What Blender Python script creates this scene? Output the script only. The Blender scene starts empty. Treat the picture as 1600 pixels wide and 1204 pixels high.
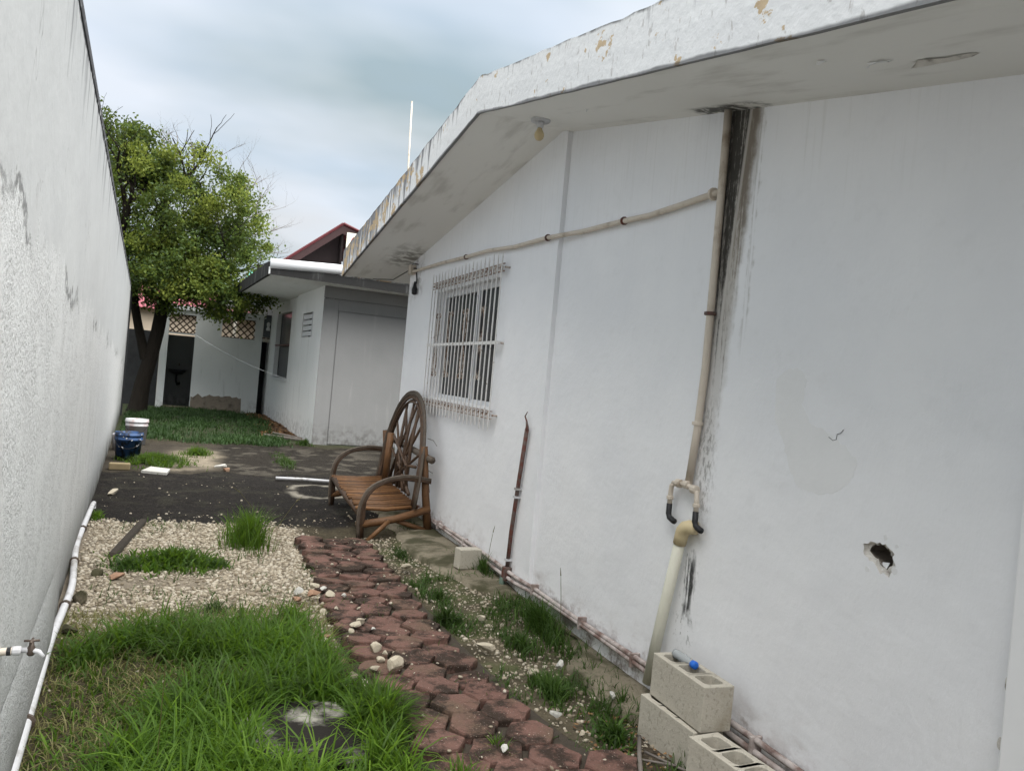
import bpy, bmesh, math, random
import numpy as np
from mathutils import Vector, Matrix
random.seed(7); RNG = np.random.default_rng(7)
S = bpy.context.scene
COL = S.collection

# ------------------------------------------------------------------ camera
PSI, PIT, RHO, CAMH = math.radians(22.2234), math.radians(-0.2785), 0.09, 1.55
fw = Vector((math.sin(PSI)*math.cos(PIT), math.cos(PSI)*math.cos(PIT), math.sin(PIT)))
r0 = Vector((math.cos(PSI), -math.sin(PSI), 0)); u0 = r0.cross(fw)
rt = r0*math.cos(RHO) + u0*math.sin(RHO); up = -r0*math.sin(RHO) + u0*math.cos(RHO)
cd = bpy.data.cameras.new('camera'); cam = bpy.data.objects.new('camera', cd); COL.objects.link(cam)
cd.sensor_fit = 'HORIZONTAL'; cd.sensor_width = 36; cd.lens = 1203/1600*36
cd.clip_start = .05; cd.clip_end = 2000
mw = Matrix((rt, up, -fw)).transposed().to_4x4(); mw.translation = (0, 0, CAMH); cam.matrix_world = mw
S.camera = cam

# ------------------------------------------------------------------ sky, sun, exposure
SUN_EL, SUN_AZ = math.radians(66), math.radians(150)   # azimuth clockwise from +Y: the veiled sun stands behind the camera
W = bpy.data.worlds.new('World'); S.world = W; W.use_nodes = True
nt = W.node_tree; nt.nodes.clear()
def wn(t, **k):
    n = nt.nodes.new(t)
    for a, b in k.items(): setattr(n, a, b)
    return n
out = wn('ShaderNodeOutputWorld'); bg = wn('ShaderNodeBackground'); bg.inputs[1].default_value = .05
sky = wn('ShaderNodeTexSky', sky_type='NISHITA', sun_disc=False, sun_elevation=SUN_EL, sun_rotation=SUN_AZ)
sky.air_density = 1.0; sky.dust_density = 1.5; sky.ozone_density = 1.0
tc = wn('ShaderNodeTexCoord'); sx = wn('ShaderNodeSeparateXYZ'); nt.links.new(tc.outputs['Generated'], sx.inputs[0])
def wm(op, a, b=None):
    n = wn('ShaderNodeMath', operation=op)
    for i, v in enumerate((a, b)):
        if v is None: continue
        if isinstance(v, (int, float)): n.inputs[i].default_value = v
        else: nt.links.new(v, n.inputs[i])
    return n.outputs[0]
zz = wm('ADD', wm('MAXIMUM', sx.outputs[2], 0.0), .22)
cx = wn('ShaderNodeCombineXYZ'); nt.links.new(wm('DIVIDE', sx.outputs[0], zz), cx.inputs[0]); nt.links.new(wm('DIVIDE', sx.outputs[1], zz), cx.inputs[1])
def wnoise(sc, det, off, rough=.55):
    mp = wn('ShaderNodeMapping'); mp.inputs['Location'].default_value = off; mp.inputs['Scale'].default_value = (1.0, 1.5, 1); mp.inputs['Rotation'].default_value = (0,0,.5); nt.links.new(cx.outputs[0], mp.inputs[0])
    n = wn('ShaderNodeTexNoise'); n.inputs['Scale'].default_value = sc; n.inputs['Detail'].default_value = det; n.inputs['Roughness'].default_value = rough
    nt.links.new(mp.outputs[0], n.inputs['Vector']); return n.outputs[0]
def wramp(f, stops):
    r = wn('ShaderNodeValToRGB'); e = r.color_ramp.elements
    while len(e) < len(stops): e.new(.5)
    for i, (p, c) in enumerate(stops): e[i].position = p; e[i].color = (*c, 1)
    nt.links.new(f, r.inputs[0]); return r.outputs[0]
cover = wramp(wnoise(.7, 5, (2.3, .6, 0), .48), [(.38, (.80,)*3), (.60, (1,)*3)])
shade = wramp(wnoise(1.0, 4, (7.1, 3.3, 0), .45), [(.34, (1.5, 1.86, 1.94)), (.64, (3.3, 3.42, 3.58))])
zen = wm('ADD', wm('MULTIPLY', wm('MAXIMUM', sx.outputs[2], 0.0), .75), .60)     # an overcast sky is brighter overhead than at the horizon
vs_ = wn('ShaderNodeVectorMath', operation='SCALE'); nt.links.new(shade, vs_.inputs[0]); nt.links.new(zen, vs_.inputs[3]); shade = vs_.outputs[0]
mx = wn('ShaderNodeMix', data_type='RGBA'); nt.links.new(cover, mx.inputs[0]); nt.links.new(sky.outputs[0], mx.inputs[6]); nt.links.new(shade, mx.inputs[7])
nt.links.new(mx.outputs[2], bg.inputs[0]); nt.links.new(bg.outputs[0], out.inputs[0])
sl = bpy.data.lights.new('sun', 'SUN'); sl.energy = 1.5; sl.angle = math.radians(90); sl.color = (1, .97, .92)
so = bpy.data.objects.new('sun', sl); COL.objects.link(so); so.location = (20, 0, 30)
sd = Vector((math.sin(SUN_AZ)*math.cos(SUN_EL), math.cos(SUN_AZ)*math.cos(SUN_EL), math.sin(SUN_EL)))
so.rotation_euler = sd.to_track_quat('Z', 'Y').to_euler()
S.view_settings.view_transform = 'Standard'; S.view_settings.look = 'None'; S.view_settings.gamma = 1
S.view_settings.use_curve_mapping = False; S.view_settings.exposure = 2.68
S.render.engine = 'CYCLES'; S.cycles.max_bounces = 6; S.cycles.diffuse_bounces = 5; S.cycles.glossy_bounces = 2; S.cycles.transmission_bounces = 3; S.cycles.transparent_max_bounces = 4; S.cycles.caustics_reflective = False; S.cycles.caustics_refractive = False

# ------------------------------------------------------------------ material helpers
class Mat:
    def __init__(s, name):
        s.m = bpy.data.materials.new(name); s.m.use_nodes = True; s.t = s.m.node_tree; s.t.nodes.clear()
        s.g = None
    def n(s, t, **k):
        n = s.t.nodes.new(t)
        for a, b in k.items(): setattr(n, a, b)
        return n
    def put(s, inp, v):
        if isinstance(v, bpy.types.NodeSocket): s.t.links.new(v, inp)
        elif isinstance(v, (tuple, list)):
            inp.default_value = (*v, 1) if len(v) == 3 and inp.type == 'RGBA' else v
        else:
            inp.default_value = (v, v, v, 1) if inp.type == 'RGBA' else v
    def pos(s):
        if not s.g: s.g = s.n('ShaderNodeNewGeometry')
        return s.g.outputs['Position']
    def obj(s): return s.n('ShaderNodeTexCoord').outputs['Object']
    def xyz(s, v=None):
        q = s.n('ShaderNodeSeparateXYZ'); s.put(q.inputs[0], v or s.pos()); return q.outputs
    def mul(s, v, k):
        q = s.n('ShaderNodeVectorMath', operation='MULTIPLY'); s.put(q.inputs[0], v); q.inputs[1].default_value = k; return q.outputs[0]
    def noise(s, sc, det=4, vec=None, rough=.55, dist=0, color=False):
        q = s.n('ShaderNodeTexNoise'); s.put(q.inputs['Vector'], vec or s.pos()); q.inputs['Scale'].default_value = sc
        q.inputs['Detail'].default_value = det; q.inputs['Roughness'].default_value = rough; q.inputs['Distortion'].default_value = dist
        return q.outputs[1 if color else 0]
    def voro(s, sc, vec=None, feat='F1'):
        q = s.n('ShaderNodeTexVoronoi', feature=feat); s.put(q.inputs['Vector'], vec or s.pos()); q.inputs['Scale'].default_value = sc; return q.outputs[0]
    def ss(s, x, lo, hi, a=0, b=1):
        q = s.n('ShaderNodeMapRange', interpolation_type='SMOOTHSTEP'); s.put(q.inputs[0], x)
        if lo > hi: lo, hi, a, b = hi, lo, b, a
        for i, v in enumerate((lo, hi, a, b)): s.put(q.inputs[i+1], v)
        return q.outputs[0]
    def math(s, op, a, b=0):
        q = s.n('ShaderNodeMath', operation=op); s.put(q.inputs[0], a); s.put(q.inputs[1], b); return q.outputs[0]
    def prod(s, *a):
        r = a[0]
        for b in a[1:]: r = s.math('MULTIPLY', r, b)
        return r
    def mix(s, f, a, b):
        q = s.n('ShaderNodeMix', data_type='RGBA'); s.put(q.inputs[0], f); s.put(q.inputs[6], a); s.put(q.inputs[7], b); return q.outputs[2]
    def attr(s, name, fac=False):
        q = s.n('ShaderNodeAttribute', attribute_name=name); return q.outputs['Fac' if fac else 'Color']
    def rnd(s):
        return s.n('ShaderNodeObjectInfo').outputs['Random']
    def box(s, y, z, y0, y1, z0, z1, sy=.02, sz=.05):
        return s.prod(s.ss(y, y0-sy, y0+sy), s.ss(y, y1+sy, y1-sy), s.ss(z, z0-sz, z0+sz), s.ss(z, z1+sz, z1-sz))
    def done(s, col, rough=.85, bump=None, bs=.3, bd=.01, spec=.25, metal=0, trans=None):
        o = s.n('ShaderNodeOutputMaterial'); b = s.n('ShaderNodeBsdfPrincipled')
        s.put(b.inputs['Base Color'], col); s.put(b.inputs['Roughness'], rough); b.inputs['Specular IOR Level'].default_value = spec; b.inputs['Metallic'].default_value = metal
        if bump is not None:
            q = s.n('ShaderNodeBump'); q.inputs['Strength'].default_value = bs; q.inputs['Distance'].default_value = bd; s.put(q.inputs['Height'], bump); s.t.links.new(q.outputs[0], b.inputs['Normal'])
        sh = b.outputs[0]
        if trans:
            t = s.n('ShaderNodeBsdfTranslucent'); s.put(t.inputs[0], trans[1]); mx = s.n('ShaderNodeMixShader'); mx.inputs[0].default_value = trans[0]
            s.t.links.new(sh, mx.inputs[1]); s.t.links.new(t.outputs[0], mx.inputs[2]); sh = mx.outputs[0]
        s.t.links.new(sh, o.inputs[0]); return s.m

def simple(name, col, rough=.7, var=.15, sc=20, bs=.2, spec=.3, metal=0, dirt=None, dsc=6, dlo=.5, dhi=.7, local=False):
    m = Mat(name); v = m.obj() if local else m.pos()
    f = m.noise(sc, 5, v); c = m.mix(f, tuple(x*(1-var) for x in col), tuple(min(1, x*(1+var)) for x in col))
    if dirt: c = m.mix(m.ss(m.noise(dsc, 6, v), dlo, dhi), c, dirt)
    return m.done(c, rough, m.noise(sc*4, 3, v), bs, .004, spec, metal)

# ------------------------------------------------------------------ mesh helpers
class MB:
    def __init__(s): s.v = []; s.f = []
    def add(s, vs, fs):
        o = len(s.v); s.v += [tuple(p) for p in vs]; s.f += [tuple(i+o for i in q) for q in fs]; return s
    def box(s, x0, x1, y0, y1, z0, z1):
        return s.add([(x0,y0,z0),(x1,y0,z0),(x1,y1,z0),(x0,y1,z0),(x0,y0,z1),(x1,y0,z1),(x1,y1,z1),(x0,y1,z1)],
                     [(0,3,2,1),(4,5,6,7),(0,1,5,4),(1,2,6,5),(2,3,7,6),(3,0,4,7)])
    def tube(s, pts, r, n=8, caps=True):
        pts = [Vector(p) for p in pts]; k = len(pts)
        rs = r if isinstance(r, (list, tuple)) else [r]*k
        vs = []; fs = []; ref = None
        for i, p in enumerate(pts):
            d = (pts[min(i+1, k-1)] - pts[max(i-1, 0)]).normalized()
            if ref is None:
                ref = d.orthogonal().normalized()
            ref = (ref - d*ref.dot(d)).normalized(); b = d.cross(ref)
            for j in range(n):
                a = 2*math.pi*j/n; vs.append(p + (ref*math.cos(a) + b*math.sin(a))*rs[i])
        for i in range(k-1):
            for j in range(n):
                fs.append((i*n+j, i*n+(j+1)%n, (i+1)*n+(j+1)%n, (i+1)*n+j))
        if caps: fs += [tuple(range(n-1, -1, -1)), tuple((k-1)*n+j for j in range(n))]
        return s.add(vs, fs)
    def lathe(s, c, prof, n=24, axis=Vector((0,0,1)), cap=True):
        axis = Vector(axis).normalized(); a = axis.orthogonal().normalized(); b = axis.cross(a); c = Vector(c); vs = []; fs = []
        for r, h in prof:
            for j in range(n):
                t = 2*math.pi*j/n; vs.append(c + axis*h + (a*math.cos(t) + b*math.sin(t))*r)
        for i in range(len(prof)-1):
            for j in range(n): fs.append((i*n+j, i*n+(j+1)%n, (i+1)*n+(j+1)%n, (i+1)*n+j))
        if cap: fs += [tuple(range(n-1, -1, -1)), tuple((len(prof)-1)*n+j for j in range(n))]
        return s.add(vs, fs)
ORG = {}
def mesh_obj(name, vs, fs, mat, parent=None, smooth=False, org=None, bevel=0):
    if parent is not None: o0 = ORG[parent.name]
    else: o0 = Vector(org) if org else Vector((0,0,0))
    me = bpy.data.meshes.new(name)
    me.from_pydata([tuple(Vector(p)-o0) for p in vs], [], fs); me.update()
    if mat: me.materials.append(mat)
    if smooth:
        me.polygons.foreach_set('use_smooth', [True]*len(me.polygons))
    o = bpy.data.objects.new(name, me); COL.objects.link(o)
    if parent is not None: o.parent = parent
    else: o.location = o0
    ORG[o.name] = o0
    if bevel:
        b = o.modifiers.new('bevel', 'BEVEL'); b.width = bevel; b.segments = 2; b.limit_method = 'ANGLE'
    return o
def build(mb, name, mat, parent=None, smooth=False, org=None, bevel=0):
    return mesh_obj(name, mb.v, mb.f, mat, parent, smooth, org, bevel)
def tag(o, label=None, cat=None, group=None, kind=None):
    if label: o['label'] = label
    if cat: o['category'] = cat
    if group: o['group'] = group
    if kind: o['kind'] = kind
    return o
def empty(name, loc, label, cat, group=None):
    o = bpy.data.objects.new(name, None); COL.objects.link(o); o.location = loc; o.empty_display_size = .1
    ORG[o.name] = Vector(loc); return tag(o, label, cat, group)
def np_mesh(name, V, F, mat, attrs=None, parent=None, smooth=False):
    """V (n,3), F (m,k) all of one size; attrs: name -> per-vertex float or rgb"""
    me = bpy.data.meshes.new(name); n = len(V); m, k = F.shape
    me.vertices.add(n); me.vertices.foreach_set('co', np.asarray(V, np.float32).ravel())
    me.loops.add(m*k); me.loops.foreach_set('vertex_index', F.astype(np.int32).ravel())
    me.polygons.add(m); me.polygons.foreach_set('loop_start', np.arange(0, m*k, k, dtype=np.int32))
    me.polygons.foreach_set('loop_total', np.full(m, k, np.int32))
    if smooth: me.polygons.foreach_set('use_smooth', np.ones(m, bool))
    me.update(calc_edges=True); me.validate()
    for a, d in (attrs or {}).items():
        if d.ndim == 1:
            at = me.attributes.new(a, 'FLOAT', 'POINT'); at.data.foreach_set('value', d.astype(np.float32))
        else:
            at = me.attributes.new(a, 'FLOAT_COLOR', 'POINT'); at.data.foreach_set('color', np.c_[d, np.ones(len(d))].astype(np.float32).ravel())
    me.materials.append(mat)
    o = bpy.data.objects.new(name, me); COL.objects.link(o)
    if parent is not None: o.parent = parent; o.location = -ORG[parent.name]
    ORG[o.name] = Vector((0,0,0)); return o
def vnoise(x, y, seed=0):
    x = np.asarray(x, float); y = np.asarray(y, float); xi = np.floor(x).astype(int); yi = np.floor(y).astype(int); fx = x-xi; fy = y-yi
    def h(a, b):
        q = np.sin(a*127.1 + b*311.7 + seed*74.7)*43758.5453; return q - np.floor(q)
    u = fx*fx*(3-2*fx); v = fy*fy*(3-2*fy)
    return (h(xi,yi)*(1-u)+h(xi+1,yi)*u)*(1-v) + (h(xi,yi+1)*(1-u)+h(xi+1,yi+1)*u)*v
def fbm(x, y, seed=0, o=4):
    r = 0; a = .5; t = 0
    for i in range(o): r = r + a*vnoise(x*2**i, y*2**i, seed+i*3); t += a; a *= .55
    return r/t
def sstep(x, lo, hi):
    t = np.clip((np.asarray(x, float)-lo)/(hi-lo), 0, 1); return t*t*(3-2*t)
def poly_fill(loops, to3):
    """planar polygon with holes -> verts, tris"""
    bm = bmesh.new(); edges = []
    for lp in loops:
        vs = [bm.verts.new((a, b, 0)) for a, b in lp]
        edges += [bm.edges.new((vs[i], vs[(i+1) % len(vs)])) for i in range(len(vs))]
    bmesh.ops.triangle_fill(bm, use_beauty=True, use_dissolve=False, edges=edges)
    bm.verts.index_update()
    v = [to3(p.co.x, p.co.y) for p in bm.verts]; f = [tuple(q.index for q in fa.verts) for fa in bm.faces]; bm.free(); return v, f
def wall_panel(name, loops, x0, x1, mat, parent):
    """panel in the YZ plane from x0 (front, faces -X) to x1 with holes"""
    mb = MB()
    for x in (x0, x1):
        v, f = poly_fill(loops, lambda a, b: (x, a, b)); mb.add(v, f)
    for lp in loops:
        n = len(lp); mb.add([(x0, a, b) for a, b in lp] + [(x1, a, b) for a, b in lp], [(i, (i+1) % n, n+(i+1) % n, n+i) for i in range(n)])
    o = build(mb, name, mat, parent); bm = bmesh.new(); bm.from_mesh(o.data); bmesh.ops.remove_doubles(bm, verts=bm.verts, dist=1e-5); bmesh.ops.recalc_face_normals(bm, faces=bm.faces); bm.to_mesh(o.data); bm.free(); return o

def ground_z(x, y):
    x = np.asarray(x, float); y = np.asarray(y, float)
    z = (fbm(x*1.3, y*1.3, 5)-.5)*.05 + (fbm(x*5, y*5, 9)-.5)*.02
    z = z + .05*sstep(x, 1.6, 2.1)*sstep(y, 4.0, 6.0)*sstep(y, 9.5, 8.5)
    z = np.where((x > -1.9) & (x < 2.7) & (y > 0) & (y < 23), z, z*.5)
    return z - .005
def gz(x, y): return float(ground_z(np.array([x]), np.array([y]))[0])

# ------------------------------------------------------------------ materials
def m_house_wall():
    m = Mat('white_house_paint'); p = m.pos(); x, y, z = m.xyz()[:3]
    w = m.noise(9, 4, p, .6); w5 = m.math('SUBTRACT', w, .5)
    wy = m.math('ADD', y, m.prod(w5, .10)); wz = m.math('ADD', z, m.prod(w5, .25))
    big = m.noise(1.1, 5, p, .62)
    c = m.mix(m.ss(big, .25, .75), (.77,.775,.80), (.84,.84,.855))
    c = m.mix(m.prod(m.ss(w, .56, .74), .22), c, (.69,.69,.70))
    st = m.noise(1, 4, m.mul(p, (30, 42, 1.6)), .65); fine = m.noise(48, 4, m.mul(p, (1, 1, .45)), .7)
    c = m.mix(m.prod(m.ss(st, .52, .72), m.ss(m.math('ADD', z, m.prod(big, 1.2)), 2.6, 3.5), .22), c, (.55,.54,.51))
    c = m.mix(m.prod(m.ss(fine, .66, .72), m.ss(big, .52, .64), .22), c, (.50,.49,.47))
    # black mould that runs down beside the standing pipe: its free edge closes in on the pipe lower down
    edge = m.math('ADD', m.prod(m.math('SUBTRACT', 2.95, z), .085), 2.845)
    band = m.prod(m.ss(m.math('SUBTRACT', wy, edge), -.03, .045), m.ss(y, 3.13, 3.06), m.ss(z, .95, 1.3))
    dens = m.ss(m.math('ADD', m.prod(st, .75), m.math('ADD', m.prod(fine, .35), m.ss(z, 1.2, 2.95, -.15, .14))), .47, .66)
    c = m.mix(m.prod(band, m.ss(z, 1.0, 2.4, .2, .65)), c, (.27,.225,.16))
    tb = m.math('SUBTRACT', y, edge)          # pale groove line splits the stain: blacker by the pipe, browner outside
    gap = m.prod(m.ss(tb, .070, .082), m.ss(tb, .102, .090), m.ss(z, 1.6, 2.0)); outer = m.ss(tb, .095, .075)
    c = m.mix(m.prod(band, dens, m.math('SUBTRACT', 1.0, m.prod(gap, .8)), m.ss(outer, 0, 1, .94, .78)), c, m.mix(outer, (.026,.023,.019), (.13,.10,.07)))
    c = m.mix(m.prod(m.box(wy, wz, 2.835, 2.86, 1.85, 2.95, .012, .2), m.ss(st, .40, .6), .6), c, (.30,.28,.25))
    f1 = m.ss(fine, .46, .60)
    c = m.mix(m.prod(m.box(wy, wz, 2.99, 3.1, 1.0, 1.5, .06, .15), f1, .65), c, (.16,.15,.14))
    c = m.mix(m.prod(m.box(wy, wz, 3.05, 3.12, .50, .80, .02, .03), m.ss(m.math('ADD', st, m.prod(fine, .3)), .52, .68), .97), c, (.03,.03,.03))
    c = m.mix(m.prod(m.box(wy, wz, 3.02, 3.16, .34, .84, .05, .05), m.ss(fine, .55, .68), .6), c, (.12,.12,.11))
    # rising damp, reddish dirt and algae along the base
    dn = m.noise(6, 5, m.mul(p, (1, .7, 1.3)), .68); hb = m.math('SUBTRACT', wz, .02)
    c = m.mix(m.prod(m.ss(hb, .36, .05), m.ss(dn, .42, .68), .7), c, (.36,.30,.275))
    c = m.mix(m.prod(m.ss(hb, .22, .04), m.ss(m.math('ADD', m.prod(dn, .7), m.prod(fine, .3)), .46, .60), .75), c, (.13,.10,.085))
    c = m.mix(m.prod(m.box(wy, wz, 8.4, 9.1, 2.45, 3.0, .15, .1), m.ss(dn, .42, .62), .6), c, (.2,.18,.15))
    c = m.mix(m.prod(m.box(wy, wz, 2.32, 2.42, 1.21, 1.25, .03, .015), m.ss(w, .4, .6), .5), c, (.45,.44,.43))
    tr_ = m.noise(2.6, 4, m.mul(p, (1, 1, 1.5)), .5)
    b = m.math('ADD', m.prod(tr_, .9), m.math('ADD', m.prod(fine, .14), m.prod(w, .22)))
    return m.done(c, .8, b, .5, .02, .2)
def m_fascia():
    m = Mat('peeling_fascia_paint'); p = m.pos(); x, y, z = m.xyz()[:3]; t = m.attr('t', True)
    far = m.ss(y, 4.2, 8.5)
    c = m.mix(m.noise(2.2, 5), (.70,.70,.71), (.80,.80,.80))
    st = m.noise(1, 6, m.mul(p, (8, 11, .9)), .7)
    thr = m.math('ADD', m.prod(t, .15), m.prod(far, .27))
    c = m.mix(m.prod(m.ss(m.math('ADD', st, thr), .70, .86), .85), c, (.10,.10,.11))
    pe = m.noise(6, 7, m.mul(p, (1, 1.0, 1.3)), .62)
    c = m.mix(m.prod(m.ss(m.math('ADD', pe, m.prod(far, .10)), .625, .645), .9), c, m.mix(m.noise(30, 3), (.42,.28,.14), (.58,.45,.28)))
    c = m.mix(m.prod(m.ss(m.noise(30, 6, m.mul(p, (1,1,.4)), .6), .60, .66), .5), c, (.33,.30,.28))
    tw = m.math('ADD', t, m.prod(m.math('SUBTRACT', m.noise(3, 4), .5), .14))
    c = m.mix(m.prod(m.ss(tw, .065, .02), .75), c, (.05,.05,.055))
    c = m.mix(m.prod(m.ss(tw, .93, 1.0), m.ss(m.noise(5, 4), .42, .55), .8), c, (.06,.06,.06))
    return m.done(c, .8, m.noise(25, 5), .4, .01)
def m_soffit():
    m = Mat('white_soffit_paint'); y = m.xyz()[1]; x = m.xyz()[0]
    c = m.mix(m.noise(1.1, 5), (.80,.79,.765), (.85,.84,.815))
    c = m.mix(m.prod(m.ss(m.noise(3, 6, m.mul(m.pos(), (2.2,.5,1))), .52, .72), .4), c, (.40,.38,.34))
    wy = m.math('ADD', y, m.prod(m.math('SUBTRACT', m.noise(8, 5), .5), .4))
    c = m.mix(m.prod(m.box(wy, x, 8.35, 9.0, 1.95, 2.3, .25, .12), m.ss(m.noise(11, 5), .38, .6), .75), c, (.13,.12,.09))
    c = m.mix(m.prod(m.box(wy, x, 2.8, 3.3, 2.16, 2.3, .05, .03), m.ss(m.noise(16, 5), .35, .55), .9), c, (.05,.05,.045))
    return m.done(c, .85, m.noise(20, 4), .25, .01)
def m_left_wall():
    m = Mat('boundary_plaster'); p = m.pos(); x, y, z = m.xyz()[:3]
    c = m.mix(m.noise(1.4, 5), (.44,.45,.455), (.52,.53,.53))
    st = m.noise(1, 5, m.mul(p, (9, 6.5, .7)), .66)
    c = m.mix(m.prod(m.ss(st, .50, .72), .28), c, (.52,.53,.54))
    c = m.mix(m.prod(m.ss(m.math('ADD', st, m.ss(z, 1.7, 2.95, -.25, .22)), .68, .90), .8), c, (.07,.072,.08))
    c = m.mix(m.prod(m.ss(m.math('ADD', m.noise(12, 4), m.ss(z, 2.78, 2.95, -.5, .45)), .42, .62), .92), c, (.045,.045,.05))
    nz = m.noise(3.5, 6)
    hz = m.math('ADD', z, m.prod(m.math('SUBTRACT', nz, .5), .45))
    c = m.mix(m.prod(m.ss(st, .54, .70), m.ss(z, 2.5, 1.0, .15, .5)), c, (.40,.40,.39))
    c = m.mix(m.prod(m.ss(hz, .55, .0), .7), c, (.16,.16,.15))
    c = m.mix(m.prod(m.ss(hz, .15, -.05), .8), c, (.06,.055,.045))
    # the smooth upper coat ends raggedly at about shoulder height, coarse stucco below
    ed = m.math('ADD', m.math('ADD', z, m.prod(m.math('SUBTRACT', y, 3.2), .042)), m.math('ADD', m.prod(m.math('SUBTRACT', nz, .5), .55), m.prod(m.math('SUBTRACT', m.noise(16, 4), .5), .22)))
    rough = m.ss(ed, 1.92, 1.80)
    c = m.mix(m.prod(rough, m.ss(z, .1, .6)), c, m.mix(nz, (.56,.57,.57), (.66,.665,.665)))
    lip = m.prod(m.ss(ed, 1.80, 1.84), m.ss(ed, 1.89, 1.85), m.ss(m.noise(1.3, 3), .48, .62)); c = m.mix(m.prod(lip, .75), c, (.12,.12,.12))
    cr = m.noise(1.6, 4, m.mul(p, (1, 1.2, .5)), .55)
    line = m.ss(m.math('ABSOLUTE', m.math('SUBTRACT', cr, .5)), .004, .001); c = m.mix(m.prod(line, m.ss(z, 1.9, 2.1), m.ss(m.noise(1.2, 2), .5, .6), .6), c, (.25,.25,.25))
    vo = m.noise(70, 4, p, .75); pit = m.ss(vo, .46, .34)
    c = m.mix(m.prod(pit, rough, m.ss(m.noise(6, 4), .3, .6, .45, .95)), c, (.25,.25,.245))
    hgt = m.math('ADD', m.prod(m.math('SUBTRACT', m.math('ADD', vo, m.prod(m.noise(24, 3), .8)), 1.0), rough, m.ss(nz, .3, .65, .45, 1.25)), m.prod(nz, .9))
    return m.done(c, .92, hgt, .9, .012, .12)
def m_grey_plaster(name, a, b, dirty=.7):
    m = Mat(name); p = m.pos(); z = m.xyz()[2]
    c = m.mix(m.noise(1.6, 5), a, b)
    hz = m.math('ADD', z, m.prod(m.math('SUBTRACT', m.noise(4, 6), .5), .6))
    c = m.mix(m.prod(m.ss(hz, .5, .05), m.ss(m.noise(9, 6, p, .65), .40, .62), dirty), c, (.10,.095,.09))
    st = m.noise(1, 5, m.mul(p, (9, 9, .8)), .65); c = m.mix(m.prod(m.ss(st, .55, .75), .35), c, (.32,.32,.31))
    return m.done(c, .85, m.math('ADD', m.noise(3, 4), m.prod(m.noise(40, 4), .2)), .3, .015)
def m_mould_slab():
    m = Mat('mouldy_slab_edge'); p = m.pos()
    st = m.noise(1, 6, m.mul(p, (5, 5, .7)), .7)
    c = m.mix(m.ss(st, .55, .80), (.022,.022,.022), (.16,.16,.16)); return m.done(c, .9, m.noise(20, 5), .4, .01)
def m_concrete(name, a, b, dark=None, local=True, sc=14, lo=.5, hi=.66):
    m = Mat(name); v = m.obj() if local else m.pos()
    c = m.mix(m.noise(sc, 6, v, .65), a, b)
    c = m.mix(m.prod(m.ss(m.noise(sc*9, 3, v, .6), .56, .66), .5), c, tuple(k*.6 for k in a))
    if dark: c = m.mix(m.ss(m.noise(sc*.35, 7, v, .62), lo, hi), c, dark)
    return m.done(c, .95, m.math('ADD', m.noise(sc*6, 5, v, .7), m.prod(m.noise(sc, 3, v), .8)), .7, .006, .15)
def m_paver():
    m = Mat('red_paver_concrete'); v = m.pos(); r = m.rnd()
    c = m.mix(r, (.10,.052,.042), (.19,.102,.083)); c = m.mix(m.noise(9, 5, v, .65), c, m.mix(r, (.175,.10,.083), (.09,.058,.048)))
    c = m.mix(m.prod(m.ss(m.noise(3.3, 5, v, .6), .48, .68), .6), c, (.10,.078,.052))
    c = m.mix(m.prod(m.ss(m.noise(5.5, 6, v, .68), .44, .58), .88), c, (.022,.018,.014))
    c = m.mix(m.prod(m.ss(m.noise(95, 3, v, .6), .56, .66), .55), c, (.06,.045,.04))
    c = m.mix(m.prod(m.ss(m.noise(130, 2, v), .66, .72), .5), c, (.45,.38,.33))
    return m.done(c, .95, m.math('ADD', m.noise(70, 5, v, .7), m.prod(m.noise(14, 4, v), .25)), .7, .006, .12)
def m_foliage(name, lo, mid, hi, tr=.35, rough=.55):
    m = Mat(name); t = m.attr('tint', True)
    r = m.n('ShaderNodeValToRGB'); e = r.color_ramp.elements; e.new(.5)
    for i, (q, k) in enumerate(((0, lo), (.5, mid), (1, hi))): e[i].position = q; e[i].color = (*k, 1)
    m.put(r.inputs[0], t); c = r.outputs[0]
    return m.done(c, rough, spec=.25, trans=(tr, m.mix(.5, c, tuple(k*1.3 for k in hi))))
def m_ground():
    m = Mat('yard_soil'); p = m.pos(); a = m.attr('zone')
    f1 = m.noise(6, 8, p, .65); f2 = m.noise(40, 5, p, .7)
    c = m.mix(m.ss(f1, .3, .75), m.mix(.42, a, (0,0,0)), a)
    c = m.mix(m.prod(m.ss(f2, .5, .7), .55), c, m.mix(.22, a, (.36,.31,.25)))
    c = m.mix(m.prod(m.ss(m.noise(90, 3, p), .60, .66), .5), c, (.03,.025,.02))
    return m.done(c, .95, m.math('ADD', m.noise(18, 6, p, .7), m.prod(f2, .5)), .9, .02, .15)
def m_tint(name, a, b, c3, rough=.9, bsc=60):
    m = Mat(name); t = m.attr('tint', True); r = m.n('ShaderNodeValToRGB'); e = r.color_ramp.elements; e.new(.5)
    for i, (q, k) in enumerate(((0, a), (.5, b), (1, c3))): e[i].position = q; e[i].color = (*k, 1)
    m.put(r.inputs[0], t); c = m.mix(m.prod(m.noise(bsc, 4), .5), r.outputs[0], m.mix(.5, r.outputs[0], (.1,.08,.06)))
    return m.done(c, rough, m.noise(bsc*2, 3), .4, .003, .15)
def m_wood(name, a, b, dark, sc=1.0):
    m = Mat(name); v = m.obj(); c = m.mix(m.rnd(), a, b)
    c = m.mix(m.noise(14*sc, 6, m.mul(v, (1, 3, 1)), .65), c, dark); c = m.mix(m.prod(m.ss(m.noise(30*sc, 4, v), .55, .7), .5), c, dark)
    return m.done(c, .6, m.noise(60*sc, 5, m.mul(v, (1, 3, 1))), .5, .004, .35)
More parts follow.
